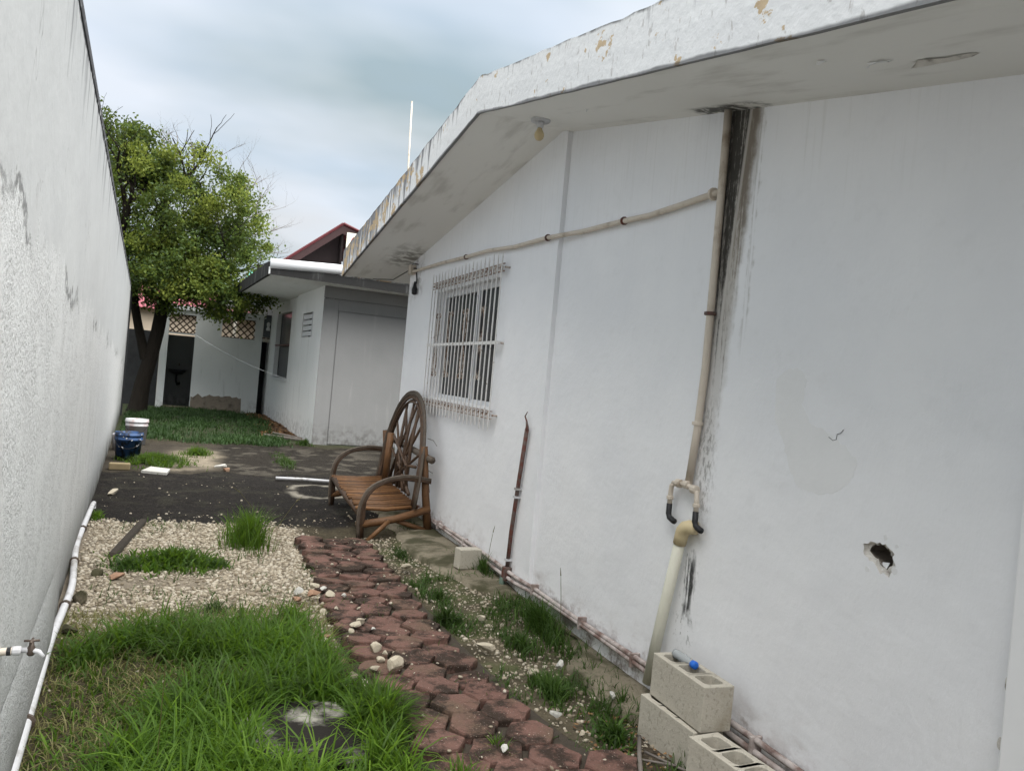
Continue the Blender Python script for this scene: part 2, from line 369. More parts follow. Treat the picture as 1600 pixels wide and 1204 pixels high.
def m_bark():
    m = Mat('bark'); v = m.pos(); c = m.mix(m.noise(1, 6, m.mul(v, (14, 14, 3)), .7), (.008,.007,.006), (.032,.027,.022)); return m.done(c, .95, m.noise(1, 6, m.mul(v, (20, 20, 5))), .8, .03, .1)
def m_rusty(name, base, rust, lo=.5, hi=.62, sc=18):
    m = Mat(name); v = m.pos(); c = m.mix(m.ss(m.noise(sc, 6, v, .65), lo, hi), base, m.mix(m.noise(sc*3, 3), rust, tuple(k*.45 for k in rust))); return m.done(c, .7, m.noise(sc*4, 4), .3, .003)
def m_glass(name, col):
    m = Mat(name); return m.done(m.mix(m.noise(3, 3), col, tuple(k*1.6 for k in col)), .22, None, spec=.22)
def m_tin(name, a, b):
    m = Mat(name); return m.done(m.mix(m.noise(5, 6, None, .6), a, b), .55, m.noise(30, 3), .2, .01)

MT = dict(house=m_house_wall(), fascia=m_fascia(), soffit=m_soffit(), lw=m_left_wall(),
    greyw=m_grey_plaster('shade_grey_plaster', (.20,.203,.203), (.25,.25,.25)), sidew=m_grey_plaster('white_side_plaster', (.70,.71,.71), (.78,.78,.78), .4), farw=m_grey_plaster('wash_house_plaster', (.66,.68,.68), (.74,.76,.76), .3),  # outbuilding front greyed to paint its shade; side left white
    darkw=simple('black_mould_wall', (.035,.036,.038), .95, .5, 5, .5), slab=m_mould_slab(), ground=m_ground(), paver=m_paver(),
    pilaster=simple('plain_white_paint', (.80,.80,.81), .8, .03, 5), patch=simple('skim_coat', (.74,.74,.745), .85, .08, 7, .3), raw=simple('raw_plaster', (.60,.57,.53), .95, .25, 25, .8, .1, dirt=(.12,.10,.08), dsc=15),
    cavity=simple('broken_block', (.16,.135,.11), .95, .4, 20, .8), tan=simple('bare_render', (.25,.21,.17), .95, .25, 12, .5, dirt=(.13,.11,.09)),
    pvc=simple('white_pvc', (.56,.56,.58), .5, .08, 8, .1, dirt=(.27,.255,.235), dsc=7, dlo=.48, dhi=.72), cream=simple('cream_pipe', (.60,.53,.45), .5, .08, 6, .1, dirt=(.36,.29,.22), dsc=9, dlo=.5, dhi=.75),
    sewer=simple('pale_drain_pipe', (.60,.59,.50), .45, .05, 6, .05, dirt=(.45,.43,.34), dsc=5, dlo=.55, dhi=.8), elbow=simple('yellowed_elbow', (.60,.50,.31), .5, .1, 12, .1),
    black=simple('black_plastic', (.02,.02,.022), .5, .3, 20), conduit=m_rusty('conduit_paint', (.46,.41,.39), (.22,.14,.12), .38, .68, 9), rust=m_rusty('rusty_steel', (.12,.09,.08), (.17,.06,.045), .4, .6, 22),
    grille=m_rusty('white_grille_paint', (.66,.65,.64), (.27,.16,.10), .60, .70, 24), scroll=m_rusty('rusting_grille_paint', (.52,.46,.41), (.24,.13,.08), .42, .58, 30),
    alu=simple('white_aluminium', (.66,.67,.69), .5, .04, 8, .05), glass=m_glass('dark_glass', (.008,.009,.011)), block=m_concrete('concrete_block', (.40,.37,.31), (.50,.465,.40), (.29,.25,.18), True, 7, .52, .75),
    conc=m_concrete('old_concrete', (.13,.11,.08), (.25,.22,.165), (.055,.052,.03), False, 6, .44, .60), lid=m_concrete('mouldy_concrete', (.22,.21,.185), (.32,.305,.27), (.018,.016,.014), False, 11, .38, .53),
    rock=m_concrete('limestone', (.33,.29,.22), (.47,.42,.34), (.15,.12,.09), True, 9, .55, .75), rockr=m_concrete('reddish_stone', (.22,.13,.09), (.33,.21,.14), (.10,.07,.05), True, 9), rockw=m_concrete('white_plaster_chip', (.38,.37,.34), (.50,.49,.46), None, True, 9),
    gravel=m_tint('gravel', (.19,.155,.11), (.35,.305,.235), (.50,.455,.38)), grass=m_foliage('grass_blades', (.032,.05,.009), (.058,.125,.012), (.17,.29,.026), .42), weed=m_foliage('weed_blades', (.03,.045,.013), (.04,.085,.015), (.085,.15,.025), .35),
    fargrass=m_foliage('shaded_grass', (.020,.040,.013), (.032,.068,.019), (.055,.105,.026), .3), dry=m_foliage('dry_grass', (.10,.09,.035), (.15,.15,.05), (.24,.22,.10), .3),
    leaf=m_foliage('tree_leaves', (.022,.042,.012), (.062,.105,.02), (.20,.235,.04), .36), bark=m_bark(), twig=simple('grey_twig', (.16,.14,.125), .95, .3, 10),
    cane=m_wood('weathered_cane', (.075,.042,.024), (.14,.08,.046), (.03,.018,.012)), slat=m_wood('brown_slat', (.10,.046,.018), (.32,.155,.062), (.05,.025,.012)), greycane=m_wood('greyed_bark_cane', (.10,.08,.062), (.165,.13,.10), (.035,.026,.02)),
    pink=m_tin('pink_roof_paint', (.22,.055,.075), (.30,.09,.11)), beige=simple('beige_wall', (.55,.46,.36), .9, .1, 4), maroon=m_tin('maroon_roof', (.08,.016,.020), (.13,.028,.034)), beam=simple('dark_brown_beam', (.035,.016,.017), .7, .2, 8), dkint=simple('dark_interior_fill', (.016,.010,.011), .8, .3, 6),
    green=m_tin('green_roof_sheet', (.09,.33,.27), (.16,.45,.38)), cream_w=simple('cream_panel', (.70,.66,.58), .8, .05, 6), red=simple('red_paint', (.50,.06,.045), .6, .1, 10), brownlat=simple('brown_lattice_block', (.085,.06,.045), .95, .3, 12),
    bucketw=simple('white_bucket_plastic', (.46,.46,.48), .5, .06, 8, .1, dirt=(.40,.33,.33), dsc=7, dlo=.52, dhi=.66), bucketb=simple('blue_paint_bucket', (.035,.085,.21), .5, .2, 10, .1, dirt=(.012,.014,.02), dsc=9, dlo=.45, dhi=.6), bluecap=simple('blue_cap_plastic', (.02,.13,.55), .4, .05, 10, .05),
    tap=simple('dull_brass', (.10,.075,.06), .5, .3, 20, .2, .5, .3), porcelain=simple('silhouette_porcelain', (.06,.062,.065), .4, .15, 12), bulb=simple('frosted_bulb', (.55,.44,.26), .3, .1, 30, .02), wire=simple('black_wire', (.02,.02,.02), .6, .2, 20),
    line=simple('white_cord', (.66,.67,.68), .7, .05, 10), litter=m_tint('dead_leaf', (.10,.05,.025), (.17,.09,.04), (.26,.15,.07)), clearp=None)
def m_clear():
    m = Mat('clear_bottle'); o = m.n('ShaderNodeOutputMaterial'); b = m.n('ShaderNodeBsdfPrincipled'); b.inputs['Base Color'].default_value = (.8,.84,.86,1); b.inputs['Roughness'].default_value = .15
    b.inputs['Transmission Weight'].default_value = .6; b.inputs['IOR'].default_value = 1.2; m.t.links.new(b.outputs[0], o.inputs[0]); return m.m
MT['clearp'] = m_clear(); MT['patchg'] = simple('old_skim_coat', (.765,.765,.772), .85, .07, 7, .3)

# ------------------------------------------------------------------ ground: one sheet, fine inside the yard
def axis(lo, hi, st, outs_lo, outs_hi): return np.array(outs_lo + list(np.arange(lo, hi+1e-6, st)) + outs_hi)
gx = axis(-1.9, 2.7, .045, [-400, -120, -40, -15, -6, -3], [3.2, 4.5, 8, 20, 60, 150, 400])
gy = axis(.8, 23.0, .045, [-400, -100, -30, -10, -4, -1, 0, .4], [23.6, 25, 28, 35, 60, 150, 500])
GX, GY = np.meshgrid(gx, gy); nx, ny = len(gx), len(gy)
GZ = ground_z(GX, GY)
def zone_colour(x, y):
    d = (fbm(x*2.2, y*2.2, 21)-.5); d2 = fbm(x*6, y*6, 33)-.5
    soil = np.stack([.065+0*x, .054+0*x, .034+0*x], -1)
    def lay(c, m, col): return c*(1-m[..., None]) + np.array(col)*m[..., None]
    c = soil
    yy = y + d*1.0; xx = x + d*.35
    c = lay(c, sstep(yy, 4.3, 4.6)*sstep(yy, 8.0, 7.6)*sstep(xx, 1.05, .9), (.26,.22,.17))                  # gravel bed
    c = lay(c, sstep(yy, 7.35, 7.7)*sstep(yy, 10.95, 10.8)*sstep(xx, 2.1, 1.9), (.013,.011,.009))           # black, mossy concrete
    c = lay(c, sstep(yy, 10.8, 11.0)*sstep(y, 15.0, 13.8), (.05,.042,.032))
    c = lay(c, sstep(yy, 11.0, 11.4)*sstep(y + d, 13.6, 12.9)*sstep(xx, -.4, -.1)*sstep(xx, .7, .4), (.26,.22,.165))
    c = lay(c, sstep(xx, .25, .55)*sstep(yy, 10.6, 11.2)*sstep(yy, 15.3, 14.3), (.017,.014,.011))
    c = lay(c, sstep(xx, .3, .5)*sstep(d2+d, .07, .16)*sstep(yy, 10.6, 11.2)*sstep(yy, 14.8, 14.2), (.07,.062,.05))
    c = lay(c, sstep(yy, 14.6, 15.4), (.05,.06,.03))
    c = lay(c, sstep(xx, 1.35, 1.55)*sstep(yy, 16.2, 16.8), (.14,.085,.055))                                  # brown leaf litter by the passage
    c = lay(c, sstep(xx, 1.45, 1.62)*sstep(y, 7.2, 6.6)*(1-.0*x), (.11,.093,.062))                            # sandy strip along the house
    c = lay(c, sstep(xx, 1.45, 1.62)*sstep(y, 7.2, 6.6)*sstep(d2+d*.6, .02, .14), (.09,.095,.045))
    c = lay(c, sstep(xx, 1.75, 1.95)*sstep(y + d, 3.45, 3.1), (.085,.066,.048))
    c = lay(c, .7*sstep(d2-d*.5, .05, .2)*sstep(yy, 7.4, 7.8)*sstep(yy, 10.9, 10.7)*sstep(xx, 2.1, 1.9), (.030,.028,.021))
    r = sstep(np.abs(np.hypot((x-1.45)*1.0, (y-9.55)*.75)-.36+d*.3), .075, .02)*sstep(d2, -.25, .0); c = lay(c, r*.8*(y < 10.2), (.33,.30,.25))   # pale cement ring on the black floor
    return np.clip(c, .01, 1)
ZC = zone_colour(GX, GY).reshape(-1, 3)
idx = np.arange(nx*ny).reshape(ny, nx)
GF = np.stack([idx[:-1, :-1], idx[:-1, 1:], idx[1:, 1:], idx[1:, :-1]], -1).reshape(-1, 4)
tag(np_mesh('ground', np.stack([GX, GY, GZ], -1).reshape(-1, 3), GF, MT['ground'], {'zone': ZC}, smooth=True), kind='structure')

# ------------------------------------------------------------------ left boundary wall
LA, LB = -.33, -.062
def lx(y): return LA + LB*y
LY0, LY1, LTOP = -3.0, 19.4, 2.92
bw = empty('boundary_wall', (lx(8), 8, 0), 'tall white boundary wall along the left side, black mould along its top', 'wall')
mb = MB(); T = .2
ys = [LY0, 2, 5, 9, 14, LY1]
loop = [(lx(y), y) for y in ys] + [(lx(y)-T, y) for y in reversed(ys)]
n = len(loop); mb.add([(a, b, -.3) for a, b in loop] + [(a, b, LTOP-.01) for a, b in loop], [(i, (i+1) % n, n+(i+1) % n, n+i) for i in range(n)] + [tuple(range(n, 2*n))])
build(mb, 'wall', MT['lw'], bw)
# worn coping: a thin uneven cap
mb = MB(); vs = []
yy = np.arange(LY0, LY1+.01, .12)
for y in yy:
    zt = LTOP + (vnoise(np.array([y*5]), np.array([.5]))[0]-.5)*.02; vs += [(lx(y)+.004, y, LTOP-.04), (lx(y)+.009, y, LTOP-.012), (lx(y)-.01, y, zt+.004), (lx(y)-T, y, zt+.004)]
mb.add(vs, [(i*4+j, (i+1)*4+j, (i+1)*4+j+1, i*4+j+1) for i in range(len(yy)-1) for j in range(3)]); build(mb, 'coping', MT['lw'], bw, smooth=True)
build(MB().box(lx(LY1)-T-.02, lx(LY1)+.03, LY1+.001, LY1+.06, -.2, LTOP-.1), 'end_edge', MT['darkw'], bw)
# plinth swelling at the near foot of the wall
mb = MB(); vs = []
for y in np.arange(.5, 5.3, .2):
    e = .035*float(sstep(y, 5.2, 4.2)); vs += [(lx(y)+.002, y, .30), (lx(y)+e+.003, y, .16), (lx(y)+e+.012, y, -.1)]
mb.add(vs, [(i*3+j, (i+1)*3+j, (i+1)*3+j+1, i*3+j+1) for i in range(len(vs)//3-1) for j in range(2)]); build(mb, 'footing', MT['lw'], bw, smooth=True)

# ------------------------------------------------------------------ the house
XN, XF = 2.27, 2.235      # near wall face; the far bay stands a little proud
def soff(y):               # soffit height along the gable
    return 3.335 - .128*(y-4.95) if y > 4.95 else 3.335 - .212*(4.95-y)
hs = empty('house', (2.27, 4.9, 0), 'long white house with low gabled roof and barred window on the right', 'house')
hole = []
for i in range(30):
    a = 2*math.pi*i/30; r = .062*(1+.16*math.sin(2*a+.3)+.14*math.sin(3*a+1.2))*(1+.13*random.uniform(-1, 1)); hole.append((2.0+r*math.cos(a)*1.05, 1.055+r*math.sin(a)*.85))
wall_panel('wall', [[(-3, -.3), (4.86, -.3), (4.86, soff(4.86)+.05), (4.0, soff(4)+.05), (1.5, soff(1.5)+.05), (-3, soff(-3)+.05)], hole], XN, XN+.15, MT['house'], hs)
WY0, WY1, WZ0, WZ1 = 5.93, 7.70, 1.31, 2.40
wall_panel('wall', [[(4.86, -.3), (8.95, -.3), (8.95, soff(8.95)+.05), (4.95, soff(4.95)+.05), (4.86, soff(4.86)+.05)], [(WY0, WZ0), (WY1, WZ0), (WY1, WZ1), (WY0, WZ1)]], XF, XF+.19, MT['house'], hs)
build(MB().box(XF+.002, 9, 8.80, 8.948, -.3, 2.86), 'end_wall', MT['house'], hs)
build(MB().box(XN-.045, XN+.1, -3, 1.49, -.3, 2.7), 'pilaster', MT['pilaster'], hs, bevel=.006)  # plain white, without the wall's stains
# broken plaster round the hole, cavity behind it
def blob(cy, cz, ry, rz, n, jag, seed):
    rr = random.Random(seed); return [(cy+ry*math.cos(2*math.pi*i/n)*(1+jag*rr.uniform(-1, 1)), cz+rz*math.sin(2*math.pi*i/n)*(1+jag*rr.uniform(-1, 1))) for i in range(n)]
def skin(name, outer, inner, x, th, mat, parent):
    loops = [outer] + ([inner] if inner else []); mb = MB(); v, f = poly_fill(loops, lambda a, b: (x-th, a, b)); mb.add(v, f)
    for lp in loops:
        n = len(lp); mb.add([(x+.0005, a, b) for a, b in lp] + [(x-th, a, b) for a, b in lp], [(i, (i+1) % n, n+(i+1) % n, n+i) for i in range(n)])
    return build(mb, name, mat, parent)
n = len(hole); inner = [(2.005+(a-2.0)*random.uniform(.58, .80), 1.06+(b-1.055)*random.uniform(.58, .80)) for a, b in hole]
mb = MB(); mb.add([(XN+.0005, a, b) for a, b in hole] + [(XN+.006+random.uniform(0, .008), .5*(a+c), .5*(b+d)) for (a, b), (c, d) in zip(hole, inner)] + [(XN+.016+random.uniform(-.004, .006), c, d) for c, d in inner], [(q*n+i, q*n+(i+1) % n, (q+1)*n+(i+1) % n, (q+1)*n+i) for q in range(2) for i in range(n)])
build(mb, 'broken_edge', MT['raw'], hs)
mb = MB(); vs = []
for q, (sc, dx) in enumerate(((1, .014), (1.2, .05), (1.0, .09), (.5, .12))):
    for a, b in inner: vs.append((XN+dx + random.uniform(-.006, .006)*(q > 0), 2.005+(a-2.005)*sc, 1.06+(b-1.06)*sc))
mb.add(vs, [(q*n+i, q*n+(i+1) % n, (q+1)*n+(i+1) % n, (q+1)*n+i) for q in range(3) for i in range(n)] + [tuple(range(3*n, 4*n))]); cv = build(mb, 'hole', MT['cavity'], hs); cv['label'] = 'broken hole in the plaster of the near wall'
hin = [(2.0+(a-2.0)*1.03, 1.055+(b-1.055)*1.03) for a, b in hole]
build(MB().add([(XN+.008, 1.98, 1.005), (XN+.012, 2.035, 1.01), (XN+.03, 2.02, 1.03), (XN+.034, 1.985, 1.035), (XN+.04, 2.0, 1.0)], [(0,1,2,3),(0,4,1),(1,4,2),(2,4,3),(3,4,0)]), 'loose_plaster', MT['patch'], hs)
for i, (cy, cz, r) in enumerate(((1.935, 1.105, .007), (1.985, 1.125, .009), (2.05, .995, .010), (1.935, 1.02, .012))):
    skin('plaster_patch', blob(cy, cz, r, r*1.1, 9, .3, 30+i), None, XN, .0010, MT['patch'], hs)
PP = [(2.60,1.66),(2.55,1.70),(2.47,1.71),(2.43,1.66),(2.44,1.56),(2.38,1.49),(2.29,1.46),(2.20,1.42),(2.14,1.37),(2.15,1.32),(2.20,1.26),(2.29,1.225),(2.38,1.22),(2.44,1.24),(2.49,1.31),(2.53,1.40),(2.60,1.50)]
PQ = []
for k in range(len(PP)):
    for u in (0, .2, .4, .6, .8):
        a, b = PP[k], PP[(k+1) % len(PP)]; PQ.append((a[0]+(b[0]-a[0])*u+random.uniform(-.006, .006), a[1]+(b[1]-a[1])*u+random.uniform(-.007, .007)))
skin('plaster_patch', PQ, None, XN, .0008, MT['patchg'], hs)
mb = MB(); pts = [(2.285,1.448),(2.262,1.436),(2.246,1.442),(2.244,1.462),(2.226,1.468),(2.215,1.482)]
mb.tube([(XN-.0015, a, b) for a, b in pts], .0011, 4); build(mb, 'crack', MT['wire'], hs)
for i, (cy, cz) in enumerate(((1.52, .80), (1.515, .70), (1.525, .62))): skin('plaster_patch', blob(cy-.012, cz, .010, .022, 12, .3, 50+i), None, XN, .004, MT['raw'], hs)
# roof slab
RY = [-3, 1.5, 4.95, 9.9]; RT = [.29, .265, .225, .31]
prof = [(y, soff(y)) for y in RY] + [(y, soff(y)+t) for y, t in reversed(list(zip(RY, RT)))]
n = len(prof); x0, x1 = 1.605, 9.5
mb = MB(); mb.add([(x0, a, b) for a, b in prof] + [(x1, a, b) for a, b in prof], [(i, (i+1) % n, n+(i+1) % n, n+i) for i in range(n)])
for k in range(3): mb.add([(x, prof[q][0], prof[q][1]) for x in (x0, x1) for q in (k, k+1, 6-k, 7-k)], [(0,1,2,3), (7,6,5,4)])
roof = build(mb, 'roof', MT['soffit'], hs)
# fascia with uneven lip
yf = np.concatenate([np.arange(-3, 1, .3), np.arange(1, 9.9, .05), [9.91]])
vs = []; fs = []; tt = []
for i, y in enumerate(yf):
    th = float(np.interp(y, RY, RT)); j = (vnoise(np.array([y*6]), np.array([.3]), 4)[0]-.5)*.012; j2 = (vnoise(np.array([y*9]), np.array([.3]), 6)[0]-.5)*.016
    vs += [(x0+.01, y, soff(y)-.012+j*.4), (x0-.014, y, soff(y)-.014+j*.4), (x0-.016, y, soff(y)+th*.5), (x0-.014, y, soff(y)+th+.012+j2), (x0+.25, y, soff(y)+th+.014)]; tt += [0, 0, .5, 1, 1]
for i in range(len(yf)-1):
    for j in range(4): fs.append((i*5+j, i*5+j+1, (i+1)*5+j+1, (i+1)*5+j))
fo = build(MB().add(vs, fs), 'fascia', MT['fascia'], roof); at = fo.data.attributes.new('t', 'FLOAT', 'POINT'); at.data.foreach_set('value', tt)
e0 = soff(9.9); eo = build(MB().add([(x0-.014, 9.905, e0-.01), (4.5, 9.905, e0-.01), (4.5, 9.905, e0+.32), (x0-.014, 9.905, e0+.32), (x0-.014, 9.93, e0-.01), (4.5, 9.93, e0-.01), (4.5, 9.93, e0+.32), (x0-.014, 9.93, e0+.32)], [(0,1,2,3),(4,7,6,5),(0,3,7,4),(0,4,5,1),(3,2,6,7)]), 'eave_board', MT['fascia'], roof)
at = eo.data.attributes.new('t', 'FLOAT', 'POINT'); at.data.foreach_set('value', [.3, .3, .8, .8]*2)
# flaking paint under the soffit near the frame edge
for i, (x, y, w, l) in enumerate(((2.02, 1.72, .05, .11), (1.95, 1.9, .02, .06), (1.85, 2.05, .015, .03), (1.9, 3.9, .01, .02))):
    z = soff(y)-.004; mb = MB(); nn = 13; vs = [(x+w*.6*math.cos(2*math.pi*k/nn)*random.uniform(.25, 1.2), y+l*math.sin(2*math.pi*k/nn)*random.uniform(.5, 1.2), z+.212*l*math.sin(2*math.pi*k/nn) - (.012 if k in (2, 3, 4) else 0)) for k in range(nn)]
    mb.add(vs, [tuple(range(nn))]); build(mb, 'paint_flake', MT['patch'] if i else MT['raw'], roof)
# window: frame, mullion, two dark panes, reveal sill
XW = XF+.10
wf = build(MB().box(XW-.02, XW+.04, WY0-.02, WY0+.05, WZ0, WZ1).box(XW-.02, XW+.04, WY1-.05, WY1+.02, WZ0, WZ1).box(XW-.021, XW+.041, WY0+.05, WY1-.05, WZ0-.02, WZ0+.05).box(XW-.021, XW+.041, WY0+.05, WY1-.05, WZ1-.05, WZ1+.02), 'window', MT['alu'], hs)
build(MB().box(XW-.03, XW+.03, 6.60, 6.68, WZ0+.05, WZ1-.05), 'mullion', MT['alu'], wf); build(MB().box(XW-.008, XW+.02, 6.68, 6.71, WZ0+.05, WZ1-.05), 'mullion', MT['alu'], wf)
build(MB().box(XW-.004, XW+.004, WY0+.05, 6.60, WZ0+.05, WZ1-.05), 'pane', MT['glass'], wf); build(MB().box(XW+.012, XW+.018, 6.71, WY1-.05, WZ0+.05, WZ1-.05), 'pane', MT['glass'], wf)
build(MB().box(XF+.005, XW-.022, WY0+.005, WY1-.005, WZ0-.01, WZ0+.012), 'sill', MT['pilaster'], wf)
# window grille: bars with spear tips, two scroll bands, a middle rail, four lyres
GXp = 2.19; gy0, gy1, gzb, gzt = 5.74, 7.74, 1.268, 2.455
gr = build(MB().box(GXp-.010, GXp+.010, gy0-.03, gy1+.03, 1.838, 1.864), 'window_grille', MT['grille'], hs)
NB = 20
for i in range(NB):
    y = gy0+.02+(gy1-gy0-.04)*i/(NB-1); j = random.uniform(-.004, .004)
    build(MB().tube([(GXp-.014, y+j, 1.145+random.uniform(-.01, .015)), (GXp-.014, y+j, 1.17), (GXp-.014, y, 1.85), (GXp-.014, y-j, 2.535), (GXp-.014, y-j, 2.575+random.uniform(-.012, .012))], [.002, .0062, .0062, .0062, .002], 5), 'bar', MT['grille'], gr)
for zc in (gzb, gzt):
    mb = MB(); mb.box(GXp-.006, GXp+.006, gy0, gy1, zc-.034, zc-.026).box(GXp-.006, GXp+.006, gy0, gy1, zc+.026, zc+.034)
    for i in range(NB-1):
        y = gy0+.02+(gy1-gy0-.04)*(i+.5)/(NB-1)
        pts = [(GXp, y+.042*math.cos(a)*(1-.45*k/14), zc+.025*math.sin(a)*(1-.3*k/14)) for k, a in enumerate(np.linspace(0, 2.6*math.pi, 15))]
        mb.tube(pts, .005, 4)
    build(mb, 'scroll_band', MT['scroll'], gr)
for yc in (6.15, 6.6, 7.05, 7.45):
    mb = MB()
    for s in (-1, 1):
        for zs in (-1, 1):
            pts = [(GXp-.004, yc+s*(.012+.05*math.sin(u*math.pi)*(.4+.6*u)), 1.85+zs*(.02+.27*u)) for u in np.linspace(0, 1, 9)]
            e = pts[-1]; pts += [(GXp-.004, e[1]+s*.03*(1-math.cos(a)), e[2]+zs*.022*math.sin(a)) for a in np.linspace(.5, 4.4, 7)]
            mb.tube(pts, .0055, 4)
    build(mb, 'lyre_ornament', MT['scroll'], gr)
for z in (gzb, 1.85, gzt):
    for y in (gy0-.01, gy1+.01): build(MB().tube([(GXp, y, z), (XF+.01, y, z)], .008, 5), 'bracket', MT['scroll'], gr)

# ------------------------------------------------------------------ things on the house wall
def ceiling_lamp():
    x, y = 1.92, 4.62; z = soff(y); t = empty('ceiling_lamp', (x, y, z), 'bare bulb in a white porcelain socket under the roof overhang', 'lamp')
    build(MB().lathe((x, y, z-.022), [(.02,0),(.062,.002),(.066,.010),(.055,.020),(.05,.0219)], 20), 'base_plate', MT['pvc'], t, True)
    build(MB().lathe((x, y, z-.062), [(.017,0),(.021,.004),(.024,.02),(.026,.042)], 16), 'socket', MT['pvc'], t, True)
    build(MB().lathe((x, y, z-.145), [(.001,0),(.016,.004),(.028,.016),(.033,.034),(.030,.050),(.019,.070),(.014,.084)], 18), 'bulb', MT['bulb'], t, True)
ceiling_lamp()
def clip(t, c, ax, r, mat, name='clip'):
    ax = Vector(ax); build(MB().lathe(Vector(c)-ax*.009, [(r*1.05,0),(r*1.45,.002),(r*1.45,.016),(r*1.05,.018)], 10, ax), name, mat, t)
def wall_pipe():
    X = XN-.026; t = empty('water_pipe', (X, 3.07, 1.1), 'cream upright water pipe from soffit to a double tap fork, beside black mould streaks', 'pipe')
    build(MB().tube([(X, 3.075, soff(3.08)+.03), (X, 3.07, 2.3), (X+.003, 3.075, 1.7), (X, 3.09, 1.40), (X, 3.12, 1.14)], .019, 10), 'pipe', MT['cream'], t, True)
    clip(t, (X, 3.072, 1.96), (0,0,1), .02, MT['rust']); clip(t, (X, 3.092, 1.43), (0,0,1), .019, MT['cream'], 'coupling')
    X2 = X-.01
    build(MB().tube([(X2, 3.235, 1.12), (X2, 3.20, 1.125), (X2, 3.12, 1.13), (X2, 3.06, 1.115)], .0125, 8), 'crossbar', MT['cream'], t, True)
    for c in ((3.12, 1.13), (3.185, 1.126), (3.055, 1.116)): build(MB().lathe((X2, c[0]-.018, c[1]), [(.016,0),(.021,.002),(.021,.034),(.016,.036)], 10, (0,1,0)), 'coupling', MT['cream'], t)
    for ya, yb, zb_ in ((3.245, 3.25, .985), (3.035, 3.03, .985)):
        z0 = 1.115 if ya > 3.1 else 1.11
        build(MB().tube([(X2, ya-.02 if ya > 3.1 else ya+.02, z0+.005), (X2, ya, z0-.01), (X2, yb, 1.06), (X2, yb, 1.01)], .0125, 8), 'down_pipe', MT['cream'], t, True)
        clip(t, (X2, yb, 1.045), (0,0,1), .0125, MT['cream'], 'coupling')
        build(MB().tube([(X2, yb, 1.015), (X2, yb, .965), (X2-.002, yb-.012, .948), (X2-.004, yb-.05, .938), (X2-.004, yb-.062, .936)], .0145, 8), 'black_elbow', MT['black'], t, True)
wall_pipe()
def overflow_pipe():
    X = XN-.028; t = empty('slanting_pipe', (X, 5, 2.55), 'thin cream pipe sloping along the wall above the barred window', 'pipe')
    P = [(3.09, 2.545), (3.35, 2.54), (3.7, 2.535), (4.0, 2.55), (4.5, 2.565), (4.98, 2.585), (5.6, 2.60), (6.2, 2.645), (6.8, 2.66), (7.6, 2.69), (8.6, 2.71), (8.85, 2.72)]
    build(MB().tube([(X-(.035 if y > 4.8 else 0), y, z) for y, z in P], .0165, 9), 'pipe', MT['cream'], t, True)
    clip(t, (X, 3.13, 2.544), (0,1,0), .022, MT['cream'], 'tee')
    for y, z in ((3.98, 2.55), (4.98, 2.585), (6.8, 2.66)): clip(t, (X-(.035 if y > 4.8 else 0), y, z), (0,1,0), .017, MT['rust'])
overflow_pipe()
def drain():
    X = XN-.045; t = empty('drain_pipe', (2.2, 3.1, 0), 'thick pale drain pipe leaning behind the concrete blocks with a yellowed elbow', 'pipe')
    build(MB().tube([(X, 3.285, .1), (X, 3.22, .42), (X, 3.115, .875)], .028, 16), 'pipe', MT['sewer'], t, True)
    build(MB().tube([(X, 3.124, .84), (X, 3.113, .885), (X, 3.105, .905), (X, 3.085, .925), (X+.005, 3.06, .935), (X+.025, 3.03, .937)], [.032,.033,.035,.035,.034,.032], 16), 'elbow', MT['elbow'], t, True)
drain()
def floor_conduit():
    X = XF-.03; t = empty('conduit', (X, 5, .14), 'pair of flaking white conduits clipped along the foot of the house wall', 'conduit')
    for dz, dx in ((0, 0), (.032, .004)):
        ys_ = np.arange(-1, 8.9, .25); build(MB().tube([(X+dx+(.03 if y < 4.8 else 0), y, .135+dz+.010*math.sin(y*2.1+dz*60)) for y in ys_], .0145, 8), 'pipe', MT['conduit'], t, True)
    for y in (1.9, 2.5, 3.45, 4.05, 4.75, 6.15, 6.9, 7.7): build(MB().box(X-.022+(.03 if y < 4.8 else 0), X+.035+(.03 if y < 4.8 else 0), y-.009, y+.009, .115, .19), 'clip', MT['conduit'], t, bevel=.004)
    u = build(MB().box(X-.03, X+.03, 5.15, 5.21, .10, .20), 'junction_box', MT['rust'], t, bevel=.008)
floor_conduit()
def riser():
    X = XF-.026; t = empty('cable_riser', (X, 5.18, 0), 'rusty brown steel cable riser standing against the wall with bent wire on top', 'pipe')
    build(MB().tube([(X, 5.185, .16), (X, 5.17, .45), (X, 5.11, .85), (X, 5.05, 1.22)], .0165, 8), 'pipe', MT['rust'], t, True)
    build(MB().tube([(X-.03, 5.19, -.02), (X-.03, 5.185, .12)], .022, 8), 'green_pipe', simple('green_hose', (.09,.13,.10), .6), t, True)
    build(MB().tube([(X, 5.05, 1.21), (X-.004, 5.04, 1.24), (X, 5.07, 1.28), (X-.002, 5.10, 1.31), (X+.01, 5.09, 1.345)], [.016,.011,.006,.005,.003], 6), 'wire', MT['rust'], t, True)
    for z, y in ((.72, 5.13), (.25, 5.183), (.78, 5.12)): build(MB().box(X-.02, XF+.001, y-.022, y+.022, z-.008, z+.008), 'clip', MT['pvc'], t)
riser()
